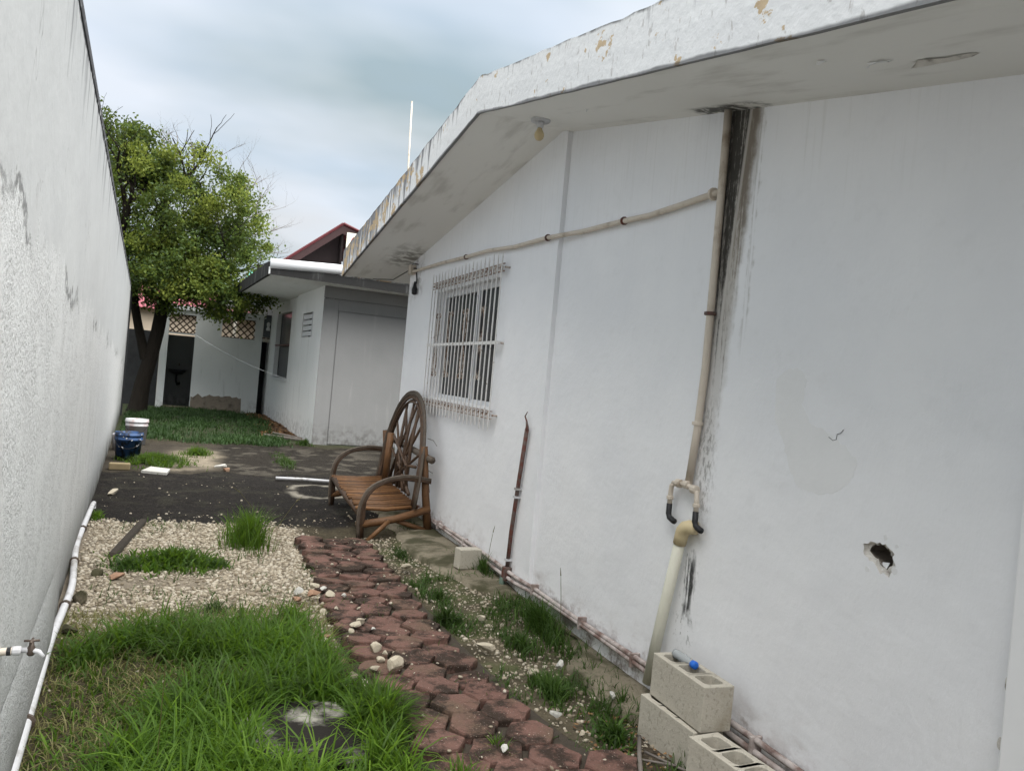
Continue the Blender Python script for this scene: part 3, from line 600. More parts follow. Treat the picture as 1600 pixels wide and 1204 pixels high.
def junction():
    X = XF-.02; t = empty('wall_socket', (X, 8.6, 2.7), 'black lamp holder hanging on wires below a pipe end at the house corner', 'electrical fitting')
    build(MB().tube([(X-.02, 8.85, 2.73), (X-.02, 8.8, 2.76), (X, 8.62, 2.74), (X, 8.56, 2.62), (X, 8.55, 2.56)], .008, 6), 'wire', MT['wire'], t, True)
    build(MB().lathe((X-.02, 8.54, 2.43), [(.012,0),(.03,.01),(.034,.06),(.022,.10),(.012,.15)], 10), 'lamp_holder', MT['black'], t, True)
    build(MB().box(X-.05, X+.018, 8.70, 8.80, 2.68, 2.79), 'box', MT['cream'], t, bevel=.006)
    build(MB().tube([(X, 8.55, 2.78), (X-.03, 8.66, 2.80), (X-.02, 8.9, 2.74), (X-.1, 9.3, 2.66), (1.95, 9.7, 2.68)], .006, 5), 'cable', MT['wire'], t, True)
junction()

# ------------------------------------------------------------------ back outbuilding (front greyed to paint its shade, facing the camera)
BX, BY = 2.15, 15.2
def bx(y): return BX - .054*(y-BY)
ob = empty('outbuilding', (BX, BY, 0), 'grey-white flat-roofed outbuilding beyond the house with a walled-up doorway', 'building')
def quadwall(pts, z0, z1, mat, name, parent, bevel=0):
    n = len(pts); mb = MB().add([(a, b, z0) for a, b in pts] + [(a, b, z1) for a, b in pts], [(i, (i+1) % n, n+(i+1) % n, n+i) for i in range(n)] + [tuple(range(n-1, -1, -1)), tuple(range(n, 2*n))]); return build(mb, name, mat, parent, bevel=bevel)
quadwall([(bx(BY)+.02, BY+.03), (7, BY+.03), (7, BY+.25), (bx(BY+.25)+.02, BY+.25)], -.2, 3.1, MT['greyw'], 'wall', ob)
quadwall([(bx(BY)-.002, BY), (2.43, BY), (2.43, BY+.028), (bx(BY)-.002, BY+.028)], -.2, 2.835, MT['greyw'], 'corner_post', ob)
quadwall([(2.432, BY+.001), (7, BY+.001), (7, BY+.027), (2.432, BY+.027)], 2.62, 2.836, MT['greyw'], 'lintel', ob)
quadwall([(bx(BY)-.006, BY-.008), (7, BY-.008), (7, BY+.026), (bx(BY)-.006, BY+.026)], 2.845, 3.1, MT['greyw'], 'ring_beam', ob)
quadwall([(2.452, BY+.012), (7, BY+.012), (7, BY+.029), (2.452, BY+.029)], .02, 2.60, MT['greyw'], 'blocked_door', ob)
# side wall with two windows, one plain bay proud
def side(y0, y1, z0, z1, d0, d1, mat, name, parent): return quadwall([(bx(y0)+d0, y0), (bx(y0)+d1, y0), (bx(y1)+d1, y1), (bx(y1)+d0, y1)], z0, z1, mat, name, parent)
Z1, Z2 = 1.12, 2.78
side(BY+.03, 16.2, -.2, 3.1, 0, .2, MT['sidew'], 'wall', ob)
side(16.2, 17.4, -.2, 2.10, 0, .2, MT['sidew'], 'wall', ob); side(16.2, 17.4, 2.62, 3.1, 0, .2, MT['sidew'], 'wall', ob)
side(17.4, 18.2, -.2, 3.1, 0, .2, MT['sidew'], 'wall', ob)
side(18.2, 19.3, -.2, 3.1, .07, .2, MT['sidew'], 'wall', ob)
side(19.3, 21.6, -.2, Z1, .07, .2, MT['sidew'], 'wall', ob); side(19.3, 21.6, Z2, 3.1, .07, .2, MT['sidew'], 'wall', ob)
side(21.6, 26, -.2, 3.1, .07, .2, MT['sidew'], 'wall', ob)
w1 = side(19.3, 21.6, Z1, Z2, .16, .19, MT['glass'], 'window', ob)
side(19.28, 21.62, Z1-.05, Z1, .02, .1, MT['alu'], 'sill', w1); side(21.4, 21.6, Z1, Z2, .04, .15, MT['alu'], 'shutter', w1); side(19.3, 21.6, 1.93, 1.97, .04, .07, MT['rust'], 'rail', w1)
w2 = side(16.2, 17.4, 2.10, 2.62, .15, .19, MT['glass'], 'louvre_window', ob)
for k in range(4): side(16.32, 17.38, 2.13+k*.12, 2.22+k*.12, .02+.0*k, .035, MT['alu'], 'louvre', w2)
side(16.26, 16.30, 2.10, 2.62, .0, .04, MT['alu'], 'frame_post', w2)
# roof slab with rounded white coping
FY = 14.35
def ex(y): return 1.03 - .054*(y-FY)
def zsl(y): return 3.07 - 0*y
mb = MB(); pts = [(ex(FY), FY), (8, FY), (8, 27), (ex(27), 27)]; n = 4
mb.add([(a, b, 3.075) for a, b in pts] + [(a, b, 3.20) for a, b in pts], [(i, (i+1) % n, n+(i+1) % n, n+i) for i in range(n)] + [(3,2,1,0), (4,5,6,7)]); orf = build(mb, 'roof', MT['sidew'], ob)
build(MB().add([(ex(FY)+.02, FY-.02, 3.062), (8, FY-.02, 2.98), (8, FY-.02, 3.24), (ex(FY)+.02, FY-.02, 3.20), (ex(FY)+.02, FY-.002, 3.062), (8, FY-.002, 2.98), (8, FY-.002, 3.24), (ex(FY)+.02, FY-.002, 3.20)], [(0,1,2,3),(4,7,6,5),(0,4,5,1),(3,2,6,7),(0,3,7,4)]), 'fascia', MT['slab'], orf)
build(MB().tube([(ex(FY)+.01, FY, 3.255), (2.2, FY, 3.31), (8, FY, 3.36)], .092, 16), 'white_coping', MT['alu'], orf, True)
build(MB().add([(ex(FY)-.02, FY+.1, 3.06), (ex(27)-.02, 27, 3.06), (ex(27)-.02, 27, 3.30), (ex(FY)-.02, FY+.1, 3.30), (ex(FY)+.03, FY+.1, 3.06), (ex(27)+.03, 27, 3.06), (ex(27)+.03, 27, 3.30), (ex(FY)+.03, FY+.1, 3.30)], [(0,1,2,3),(4,7,6,5),(0,4,5,1),(3,2,6,7),(0,3,7,4)]), 'side_edge', MT['slab'], orf)

# ------------------------------------------------------------------ wash house at the end of the yard
WYF = 22.7
wh = empty('wash_house', (.4, WYF, 0), 'small white wash house at the yard end with lattice openings and open doorway', 'building')
def fr(x0, x1, z0, z1, d0=0, d1=.14, mat='farw', name='wall', parent=None): return build(MB().box(x0, x1, WYF+d0, WYF+d1, z0, z1), name, MT[mat], parent or wh)
fr(-.98, -.80, -.1, 2.68); fr(-.80, -.14, 2.56, 2.68); fr(-.14, .53, -.1, 2.68); fr(.53, 1.40, -.1, 2.06); fr(.53, 1.40, 2.60, 2.68); fr(1.40, 1.60, -.1, 2.68)
build(MB().box(-1.02, 1.66, WYF-.06, 24.7, 2.685, 2.80), 'roof', MT['farw'], wh)
build(MB().box(-.98, -.86, WYF+.142, 24.5, -.1, 2.68), 'side_wall', MT['farw'], wh); build(MB().box(1.48, 1.60, WYF+.142, 24.5, -.1, 2.68), 'side_wall', MT['farw'], wh); build(MB().box(-.10, -.02, WYF+.142, 24.4, -.1, 2.68), 'side_wall', MT['farw'], wh)
build(MB().box(-.86, 1.48, 24.38, 24.5, -.1, 2.02), 'back_wall', MT['greyw'], wh)  # interior wall given a darker grey to paint the room's gloom
build(MB().box(-.84, -.12, WYF-.08, WYF+.3, -.1, .07), 'door_step', MT['conc'], wh)
def lattice(x0, x1, z0, z1, step):
    mb = MB(); w = .022; y0, y1 = WYF+.04, WYF+.10; o = build(MB().box(x0, x1, y0-.01, y1+.01, z0, z0+.018), 'lattice', MT['brownlat'], wh); build(MB().box(x0, x1, y0-.01, y1+.01, z1-.018, z1), 'lattice_rail', MT['brownlat'], o)
    H_ = z1-z0; k = x0-H_
    while k < x1:
        for s in (1, -1):
            a, b = k, k+H_; za, zb_ = (z0, z1) if s > 0 else (z1, z0)
            ca, cb = max(a, x0), min(b, x1)
            if cb-ca < .03: continue
            f = lambda x: za+(zb_-za)*(x-a)/(b-a)
            yo = 0 if s > 0 else .03
            mb2 = MB(); dd = w*.8
            p, q = (ca, f(ca)), (cb, f(cb)); ox, oz = -s*dd*.7, dd*.7
            mb2.add([(p[0]-ox, y0+yo, p[1]-oz), (q[0]-ox, y0+yo, q[1]-oz), (q[0]+ox, y0+yo, q[1]+oz), (p[0]+ox, y0+yo, p[1]+oz), (p[0]-ox, y0+yo+.029, p[1]-oz), (q[0]-ox, y0+yo+.029, q[1]-oz), (q[0]+ox, y0+yo+.029, q[1]+oz), (p[0]+ox, y0+yo+.029, p[1]+oz)], [(0,1,2,3),(4,7,6,5),(0,4,5,1),(1,5,6,2),(2,6,7,3),(3,7,4,0)])
            build(mb2, 'lattice_bar', MT['brownlat'], o)
        k += step
lattice(-.80, -.14, 2.06, 2.56, .17); lattice(.53, 1.40, 2.06, 2.60, .19)
fr(-.80, -.14, 2.03, 2.058, .02, .12, 'farw', 'door_lintel')
# bare render where paint has gone at the foot
ol = [(-.12, 0)] + [(-.12+1.3*k/22, .36+.12*vnoise(np.array([k*.6]), np.array([.2]), 3)[0]+random.uniform(-.03, .03)) for k in range(23)] + [(1.2, .0)]
v, f = poly_fill([ol], lambda a, b: (a, WYF-.006, b)); build(MB().add(v, f).add([(a, WYF-.006, b) for a, b in ol] + [(a, WYF+.001, b) for a, b in ol], [(i, i+1, len(ol)+i+1, len(ol)+i) for i in range(len(ol)-1)]), 'bare_render', MT['tan'], wh)
# passage on its right
pg = empty('passage_gate', (1.75, 22.9, 0), 'dark narrow passage gap with grey board above, right of the wash house', 'door')
build(MB().box(1.605, 2.0, 23.3, 23.36, -.1, 2.05), 'door', MT['darkw'], pg); build(MB().box(1.62, 2.0, 22.75, 22.79, 2.18, 2.80), 'board', simple('grey_board', (.12,.13,.145), .8, .2, 8), pg)  # near-black panel paints the darkness of the open passage
build(MB().lathe((1.74, 22.72, 2.36), [(.05,0),(.055,.06),(.03,.10),(.045,.14),(.05,.2),(.02,.24)], 12), 'pale_ornament', MT['alu'], pg, True)
for k in range(6): build(MB().box(1.64+k*.055, 1.67+k*.055, 22.76, 22.79, 2.03, 2.13+.03*(k % 2)), 'picket', MT['cream_w'], pg)
build(MB().box(1.60, 2.0, 22.77, 22.80, 2.13, 2.16), 'rail', MT['rust'], pg)
# washbasin on the inner wall
sk = empty('washbasin', (-.55, 24.2, 1.0), 'silhouetted wall-hung washbasin inside the open wash house doorway', 'sink')
build(MB().lathe((-.55, 24.2, .90), [(.05,0),(.16,.02),(.23,.09),(.25,.14),(.235,.14),(.2,.10),(.1,.05)], 18), 'basin', MT['porcelain'], sk, True)  # basin coloured near black to paint its silhouette
build(MB().tube([(-.55, 24.2, .92), (-.55, 24.2, .7), (-.52, 24.22, .6), (-.47, 24.25, .62), (-.46, 24.37, .66)], .028, 8), 'trap', MT['black'], sk, True); build(MB().tube([(-.5, 24.36, 1.2), (-.5, 24.2, 1.21), (-.5, 24.17, 1.15)], .018, 6), 'tap', MT['tap'], sk, True)
# clothesline
mb = MB(); A = Vector((-.16, WYF-.02, 2.06)); B = Vector((bx(19.2)+.05, 19.2, 1.13)); mb.tube([A.lerp(B, u)-Vector((0, 0, .10*4*u*(1-u))) for u in np.linspace(0, 1, 16)], .0075, 5)
tag(build(mb, 'clothesline', MT['line'], org=A), 'thin white cord strung from the wash house doorway to the outbuilding', 'clothesline')
# back boundary wall, black with mould
tag(build(MB().box(-7, -1.03, 23.6, 23.8, -.2, 2.06), 'back_wall', MT['darkw'], org=(-1.5, 23.6, 0)), 'black mouldy low wall behind the tree trunk', 'wall')

# ------------------------------------------------------------------ neighbours beyond
nb = empty('pink_roof_house', (-2, 30, 0), 'beige neighbour house with pink roof behind the tree', 'house')
build(MB().box(-9, 2.2, 30, 36, 0, 3.05), 'wall', MT['beige'], nb)
def corrugated(p0, p1, p2, nfold, amp, name, mat, parent):
    """sheet from edge p0-p1 up to edge p2 (p0+slope), folds along the slope"""
    p0, p1, s = Vector(p0), Vector(p1), Vector(p2)-Vector(p0); u = p1-p0; nrm = u.cross(s).normalized(); vs = []; k = nfold*4
    for i in range(k+1):
        o_ = nrm*amp*math.sin(i*math.pi/2); a = p0+u*(i/k)+o_; vs += [a, a+s, a+nrm*.012, a+s+nrm*.012]
    fs = []
    for i in range(k): b = i*4; fs += [(b, b+4, b+5, b+1), (b+2, b+3, b+7, b+6), (b, b+2, b+6, b+4), (b+1, b+5, b+7, b+3)]
    return build(MB().add(vs, fs), name, mat, parent)
corrugated((-9.4, 29.6, 2.98), (2.4, 29.6, 2.98), (-9.4, 33, 4.0), 60, .03, 'roof', MT['pink'], nb)
gs = empty('green_roof_shed', (2, 26.5, 0), 'green sheet roof glimpsed between the tree and the outbuilding', 'shed')
corrugated((.9, 27.5, 3.55), (3.2, 27.5, 3.55), (1.5, 29.5, 4.75), 14, .03, 'roof', MT['green'], gs); build(MB().box(1.0, 1.1, 27.7, 27.8, 0, 3.65).box(3.0, 3.1, 27.7, 27.8, 0, 3.65), 'post', MT['cream_w'], gs)
rr = empty('red_roof_terrace', (4, 27, 3), 'dark maroon roof of an open upper terrace behind the outbuilding roof', 'building')
yA, yB = 24.0, 30.0
corrugated((1.55, yA, 4.10), (1.55, yB, 4.10), (3.77, yA, 5.93), 44, .035, 'roof_slope', MT['maroon'], rr); corrugated((6.4, yB, 5.05), (6.4, yA, 5.05), (3.77, yB, 5.93), 44, .035, 'roof_slope', MT['maroon'], rr)
def rafter(a, b, w, h, mat, name):
    a, b = Vector(a), Vector(b); build(MB().add([a, b, b+Vector((0,0,-h)), a+Vector((0,0,-h)), a+Vector((0,w,0)), b+Vector((0,w,0)), b+Vector((0,w,-h)), a+Vector((0,w,-h))], [(0,3,2,1),(4,5,6,7),(0,1,5,4),(2,3,7,6),(1,2,6,5),(0,4,7,3)]), name, mat, rr)
for y in (yA+.05, yA+2, yA+4): rafter((1.6, y, 4.08), (3.77, y, 5.86), .09, .24, MT['beam'], 'rafter'); rafter((3.77, y, 5.86), (6.4, y, 4.98), .09, .24, MT['beam'], 'rafter')
build(MB().box(1.7, 6.4, yB-.2, yB, 3.2, 5.0), 'back_wall', MT['dkint'], rr); build(MB().add([(1.75, yA+.6, 3.3), (3.77, yA+.6, 3.3), (3.77, yA+.6, 5.70), (1.75, yA+.6, 4.05), (1.75, yA+.66, 3.3), (3.77, yA+.66, 3.3), (3.77, yA+.66, 5.70), (1.75, yA+.66, 4.05)], [(0,1,2,3),(7,6,5,4),(0,4,5,1),(2,6,7,3),(1,5,6,2),(3,7,4,0)]), 'gable_shade_fill', MT['dkint'], rr); build(MB().box(3.78, 3.84, yA+.2, yB, 3.2, 5.62), 'shade_fill', MT['dkint'], rr); build(MB().box(1.7, 6.3, yA, yB, 3.21, 3.32), 'floor', MT['greyw'], rr)  # dark panels paint the shaded terrace interior under the rafters
sg = empty('round_mark_panel', (4.1, 23.9, 3.3), 'cream upright panel with a red disc under the maroon roof', 'sign')
build(MB().box(3.88, 4.60, 23.86, 23.92, 3.25, 5.64), 'panel', MT['cream_w'], sg); build(MB().lathe((4.15, 23.862, 5.40), [(.135,0),(.135,.012)], 24, (0,-1,0)), 'red_disc', MT['red'], sg)
tag(build(MB().tube([(3.98, 17, 3.2), (3.98, 17, 6), (3.93, 17, 7.58)], [.024, .02, .018], 8), 'mast', MT['cream'], org=(3.98, 17, 3.2), smooth=True), 'thin white mast standing up behind the house roof', 'mast')

# ------------------------------------------------------------------ tree at the back left
def grow(mb, p, d, L, r, depth, tips, wig=.25, n=7, up_=.15):
    pts = [Vector(p)]; rs = [r]; d = Vector(d).normalized(); k = 5
    for i in range(k):
        d = (d + Vector((random.uniform(-wig, wig), random.uniform(-wig, wig), random.uniform(-wig*.5, wig*.7)+up_*.3))).normalized()
        pts.append(pts[-1]+d*L/k); rs.append(r*(1-.5*(i+1)/k))
    mb.tube(pts, rs, max(3, n), False); tips.append((pts[-1], depth))
    if depth <= 0: return
    for c in range(random.choice((2, 3))):
        q = random.randint(2, k); a = random.uniform(0, 2*math.pi)
        nd = (d*.8 + Vector((math.cos(a), math.sin(a), random.uniform(-.1, .6)))*.8).normalized()
        grow(mb, pts[q], nd, L*random.uniform(.6, .8), rs[q]*.75, depth-1, tips, wig, n-1, up_)
tr = empty('tree', (-1.3, 20.9, 0), 'yellow-green leafy tree with dark trunk beside the wash house', 'tree')
mb = MB(); tips = []
mb.tube([(-1.32, 20.9, -.2), (-1.28, 20.9, .1), (-1.22, 20.88, .7), (-1.08, 20.85, 1.4), (-.98, 20.8, 2.0), (-.92, 20.75, 2.6), (-.85, 20.7, 3.3)], [.30, .22, .18, .165, .155, .15, .13], 14, False)
mb.tube([(-1.2, 20.85, 1.3), (-1.42, 20.8, 2.1), (-1.58, 20.7, 2.8), (-1.95, 20.6, 3.8)], [.12, .10, .09, .08], 10, False)
for p, d, L, r in (((-.85, 20.7, 3.2), (-.1, -.1, 1), 1.8, .15), ((-.85, 20.7, 3.2), (.7, -.2, .8), 1.7, .12), ((-.9, 20.75, 2.7), (.8, -.5, .5), 1.5, .09), ((-1.95, 20.6, 3.7), (-.4, 0, 1), 1.7, .10), ((-1.95, 20.6, 3.7), (.3, -.4, 1), 1.6, .09), ((-.9, 20.7, 2.9), (.2, .6, .8), 1.6, .1), ((-1.5, 20.7, 2.7), (-.2, -.7, .5), 1.2, .07)):
    grow(mb, p, d, L, r, 3, tips)
build(mb, 'trunk', MT['bark'], tr, True)
E3 = [((-.75, 20.4, 4.9), (1.4, 1.5, 1.65), 1.0), ((.35, 20.2, 4.5), (1.05, 1.3, 1.45), .9), ((-2.0, 20.6, 5.1), (1.1, 1.3, 1.35), .7), ((.35, 19.9, 3.15), (1.1, 1.0, .7), .75), ((-1.0, 20.0, 3.35), (1.1, 1.1, .8), .85), ((-2.9, 20.8, 4.6), (.9, 1.1, 1.4), .4), ((-1.7, 20.5, 6.3), (.5, .6, .4), .10)]
wts = np.array([e[2] for e in E3]); wts /= wts.sum()
NCL = 300; cen = []; crad = []
for i in range(NCL):
    c, r, _ = E3[RNG.choice(len(E3), p=wts)]; d = RNG.normal(size=3); d /= np.linalg.norm(d); q = .30+.85*RNG.random()**.6
    p = np.array(c)+np.array(r)*d*q; cen.append(p); crad.append((.18+.24*RNG.random())*(1 if q < .9 else .65))
cen = np.array(cen); crad = np.array(crad); ctint = np.clip(RNG.normal(.46, .22, NCL) + .05*(cen[:, 0]+.5) - .10*(cen[:, 2]-4.5)*0, 0, 1)  # tint rises to the right, painting the crown's highlights
NL = 66000; ci = RNG.integers(0, NCL, NL); off = RNG.normal(size=(NL, 3))*crad[ci][:, None]*np.array([.62, .62, .5]); P = cen[ci]+off
a = RNG.normal(size=(NL, 3)); a[:, 2] -= .35; a /= np.linalg.norm(a, axis=1)[:, None]; b = np.cross(a, RNG.normal(size=(NL, 3))); b /= np.linalg.norm(b, axis=1)[:, None]; nn = np.cross(a, b)
ln = (.055+.05*RNG.random(NL))[:, None]; wd = ln*.30
V = np.stack([P-a*ln*.5, P+b*wd+nn*wd*.4, P+a*ln*.5, P-b*wd+nn*wd*.4], 1).reshape(-1, 3); F = (np.arange(NL)*4)[:, None]+np.array([[0, 1, 2, 3]])
F = np.concatenate([(np.arange(NL)*4)[:, None]+np.array([[0, 1, 2]]), (np.arange(NL)*4)[:, None]+np.array([[0, 2, 3]])])
tint = np.repeat(np.clip(ctint[ci]+RNG.normal(0, .14, NL), 0, 1), 4)
np_mesh('crown', V, F, MT['leaf'], {'tint': tint}, tr)
mb = MB(); tp = []
for p, d, L in (((-.9, 20.4, 6.1), (.05, 0, 1), .75), ((-.5, 20.4, 6.0), (.3, -.1, 1), .6), ((.35, 20.3, 5.5), (.25, 0, 1), .75), ((.55, 20.3, 5.2), (.6, 0, .75), .8), ((.8, 20.3, 5.0), (.9, 0, .5), .75), ((.7, 20.2, 5.5), (.5, .2, .9), .7), ((1.0, 20.2, 4.6), (1, -.1, .25), .6), ((.1, 20.4, 5.9), (.1, .1, 1), .65), ((1.1, 20.2, 4.2), (1, 0, .1), .5), ((.9, 20.3, 5.2), (.7, .3, .7), .7), ((-1.1, 20.4, 6.2), (-.3, 0, 1), .5)):
    grow(mb, p, d, L, .016, 3, tp, .22, 4, .05)
build(mb, 'bare_twigs', MT['twig'], tr)
# taller leafy tree behind, its tip above the boundary wall
tr2 = empty('tree', (-3.2, 24.6, 0), 'darker tree tip rising just over the boundary wall top', 'tree')
mb = MB(); tp = []; grow(mb, (-3.2, 24.6, -.2), (0, 0, 1), 5, .16, 1, tp, .08); build(mb, 'trunk', MT['bark'], tr2, True)
NL2 = 9000; cc = np.array([[-3.3, 24.6, 6.6], [-3.0, 24.5, 7.4], [-2.6, 24.5, 6.5], [-3.3, 24.6, 7.7], [-2.3, 24.5, 7.2], [-3.6, 24.5, 6.0], [-1.6, 24.6, 6.6], [-2.9, 24.5, 6.0], [-1.9, 24.5, 6.3]]); ci = RNG.integers(0, len(cc), NL2); P = cc[ci]+RNG.normal(size=(NL2, 3))*[.27, .27, .3]
a = RNG.normal(size=(NL2, 3)); a /= np.linalg.norm(a, axis=1)[:, None]; b = np.cross(a, RNG.normal(size=(NL2, 3))); b /= np.linalg.norm(b, axis=1)[:, None]; ln = (.08+.05*RNG.random(NL2))[:, None]
V = np.stack([P-a*ln*.5, P+b*ln*.3, P+a*ln*.5, P-b*ln*.3], 1).reshape(-1, 3); F = np.concatenate([(np.arange(NL2)*4)[:, None]+np.array([[0, 1, 2]]), (np.arange(NL2)*4)[:, None]+np.array([[0, 2, 3]])])
np_mesh('crown', V, F, MT['leaf'], {'tint': np.repeat(np.clip(RNG.normal(.25, .12, NL2), 0, 1), 4)}, tr2)

# ------------------------------------------------------------------ cane bench
be = empty('cane_bench', (1.85, 7.85, 0), 'rustic brown cane bench with tall arched back against the house wall', 'bench')
def jit(p, s=.006): return (p[0]+random.uniform(-s, s), p[1]+random.uniform(-s, s), p[2]+random.uniform(-s, s))
def stick(pts, r, name, mat, n=8, j=.004): return build(MB().tube([jit(p, j) for p in pts], r, n), name, MT[mat], be, True)
def smoothpts(P, n=18):
    P = [Vector(p) for p in P]; out_ = []; k = len(P)-1
    for i in range(n+1):
        t = i/n*k; s = min(int(t), k-1); u = t-s; p0, p1, p2, p3 = P[max(s-1, 0)], P[s], P[s+1], P[min(s+2, k)]
        out_.append(.5*((2*p1)+(p2-p0)*u+(2*p0-5*p1+4*p2-p3)*u*u+(3*p1-p0-3*p2+p3)*u**3))
    return out_
SY0, SY1 = 7.08, 8.62
ST = lambda y: -.085*max(0, min(1, (SY1-y)/(SY1-SY0)))
stick([(1.50, SY0-.05, .20), (1.49, 7.8, .255), (1.49, SY1+.06, .315)], .034, 'front_rail', 'cane')
stick([(2.02, SY0-.02, .235), (2.02, SY1+.02, .31)], .030, 'back_rail', 'cane')
NS = 18
for i in range(NS):
    y = SY0+.05+(SY1-SY0-.10)*i/(NS-1)
    stick([(1.475+random.uniform(-.015, .02), y+random.uniform(-.01, .01), .335+ST(y)), (1.75, y, .330+ST(y)), (2.05, y+random.uniform(-.012, .012), .345+ST(y)*.8)], [.017, .021, .018], 'slat', 'slat', 7)
for y in (7.02, 8.68):
    stick([(1.50, y, .0), (1.50, y, .33)], [.034, .031], 'leg', 'cane'); stick([(2.16, y+.06, .02), (2.11, y+.07, .4), (2.06, y+.09, .86)], [.042, .038, .032], 'leg', 'slat')
    stick([(1.46, y, .11), (1.8, y+.01, .17), (2.15, y+.03, .27)], .036, 'side_rail', 'slat'); stick([(1.82, y+.03, .16), (2.17, y+.05, .05)], .024, 'brace', 'slat')
stick([(2.11, 6.98, .74), (2.13, 7.9, .76), (2.13, 8.9, .77)], [.036, .034, .034], 'back_pole', 'greycane')
stick([(1.55, 6.93, -.01), (1.75, 7.0, .16)], .022, 'brace', 'slat')
for k in range(4):
    o_ = k*.013
    for y, hi in ((7.0, .585), (8.66, .68)):
        P = [(1.475+o_*.3, y-.02+o_*.4, .0 if k < 2 else .12), (1.455+o_, y-.02+o_*.3, .20), (1.48+o_, y-.01, hi-.23), (1.57+o_*.8, y, hi-.10-o_*.5), (1.74, y+.01, hi-.025-o_*.8), (1.92, y+.02, hi-o_), (2.14, y+.05, hi-.03-o_)]
        build(MB().tube([jit(p, .002) for p in smoothpts(P)], [.0115]*15+[.011, .010, .009, .008], 6), 'arm_cane', MT['greycane' if k < 2 else 'cane'], be, True)
def arch(u, w, h):      # u 0..1 around the arch
    a = math.pi*(1-u); s, c = math.sin(a), math.cos(a)
    y = 7.87 - c*-1*0 + w*(abs(c)**.92)*(1 if c > 0 else -1); z = .28+h*s**.86; return (2.0+.13*(z-.28)/1.05, y, z)
for k in range(6):
    w, h = .87-.026*k, 1.075-.022*k; dx = random.uniform(-.02, .02)
    build(MB().tube([(lambda p: (p[0]+dx, p[1]+random.uniform(-.004, .004), p[2]))(arch(u, w, h)) for u in np.linspace(0, 1, 40)], .0125, 6), 'arch_cane', MT['greycane' if k < 2 else 'cane'], be, True)
for (ya, za, ub) in ((7.55, .34, .62), (7.70, .34, .75), (7.85, .34, .5), (7.97, .34, .38), (8.10, .34, .60), (8.2, .34, .28), (7.45, .34, .86), (8.35, .34, .44), (7.6, .34, .42), (8.3, .34, .16)):
    e = arch(ub, .76, .98); stick([(2.04, ya, za), (2.07+random.uniform(-.015, .015), (ya+e[1])/2, (za+e[2])/2), (e[0]+.01, e[1], e[2])], [.019, .017, .013], 'back_spoke', 'cane', 6)
stick([(2.03, 8.48, .3), (2.05, 8.44, .86)], .04, 'back_post', 'slat'); stick([(2.05, 8.30, .84), (2.06, 7.7, .60), (2.07, 7.4, .62)], .017, 'back_spoke', 'cane', 6)
for k in range(6):
    y = random.uniform(7.0, 7.6); z = random.uniform(.6, 1.2); stick([(2.12, y+.05, z), (2.15, y-.05, z+random.uniform(-.1, .05)), (2.17, y-.13, z+random.uniform(-.25, -.02))], [.004, .003, .002], 'loose_fibre', 'greycane', 4)

# ------------------------------------------------------------------ path of hexagonal pavers
def interp(y, tab): return float(np.interp(y, [t[0] for t in tab], [t[1] for t in tab]))
PL = [(2.0, 1.0), (2.76, .96), (3.5, .90), (4.0, .87), (4.7, .85), (5.6, .88), (6.9, .90)]
PR = [(2.0, 1.95), (2.6, 1.78), (2.92, 1.68), (3.3, 1.62), (3.75, 1.58), (4.6, 1.55), (5.7, 1.53), (6.9, 1.53)]
mb = MB(); vs = []
for y in np.arange(1.6, 6.95, .2): vs += [(interp(y, PL)-.03, y, -.03), (interp(y, PL)+.02, y, .016), (interp(y, PR)-.04, y, .016), (interp(y, PR)+.02, y, -.03)]
mb.add(vs, [(i*4+j, i*4+j+1, (i+1)*4+j+1, (i+1)*4+j) for i in range(len(vs)//4-1) for j in range(3)])
path = tag(build(mb, 'path', simple('path_bedding', (.045,.036,.027), .95, .4, 30, .8)), kind='structure')
def hexmesh(seed):
    rr_ = random.Random(seed); vs = []; w, d, h = .128, .102, .06
    base = [(w, 0), (w*.52, d), (-w*.52, d), (-w, 0), (-w*.52, -d), (w*.52, -d)]
    ring = []
    for i in range(6):
        a, b = base[i], base[(i+1) % 6]
        for u in (0.06, .5, .94): ring.append((a[0]+(b[0]-a[0])*u+rr_.uniform(-.0065, .005), a[1]+(b[1]-a[1])*u+rr_.uniform(-.006, .006)))
    n = len(ring)
    vs = [(x, y, -h) for x, y in ring] + [(x, y, -.006+rr_.uniform(-.006, .001)) for x, y in ring] + [(x*.965, y*.965, rr_.uniform(-.003, .0015)) for x, y in ring] + [(x*.45, y*.45, rr_.uniform(-.003, .002)) for x, y in ring] + [(0, 0, 0)]
    fs = [(q*n+i, q*n+(i+1) % n, (q+1)*n+(i+1) % n, (q+1)*n+i) for q in range(3) for i in range(n)] + [(3*n+i, 3*n+(i+1) % n, 4*n) for i in range(n)]
    me = bpy.data.meshes.new('paver'); me.from_pydata(vs, [], fs); me.materials.append(MT['paver']); me.update(); return me
HM = [hexmesh(40+i) for i in range(6)]
cw, rh = .199, .208
NP = 0
for r in range(0, 27):
    for c in range(0, 7):
        y = 1.75+r*rh+(c % 2)*rh*.5; x0_ = interp(min(y, 6.8), PL)+.11; x = x0_+c*cw + .0
        if x > interp(y, PR)-.05 or y > 6.78: continue
        o = bpy.data.objects.new('paver', random.choice(HM)); COL.objects.link(o); o.parent = path; NP += 1
        o.location = (x+random.uniform(-.012, .012), y+random.uniform(-.012, .012), .050+random.uniform(-.012, .010)+.004*math.sin(y*2.3+x*5))
        ed = 1.6 if (c == 0) else 1
        o.rotation_euler = (random.gauss(0, .04)*ed, random.gauss(0, .045)*ed, random.choice((0, math.pi))+random.gauss(0, .05)); s = random.uniform(.915, .975); o.scale = (s, s, 1)

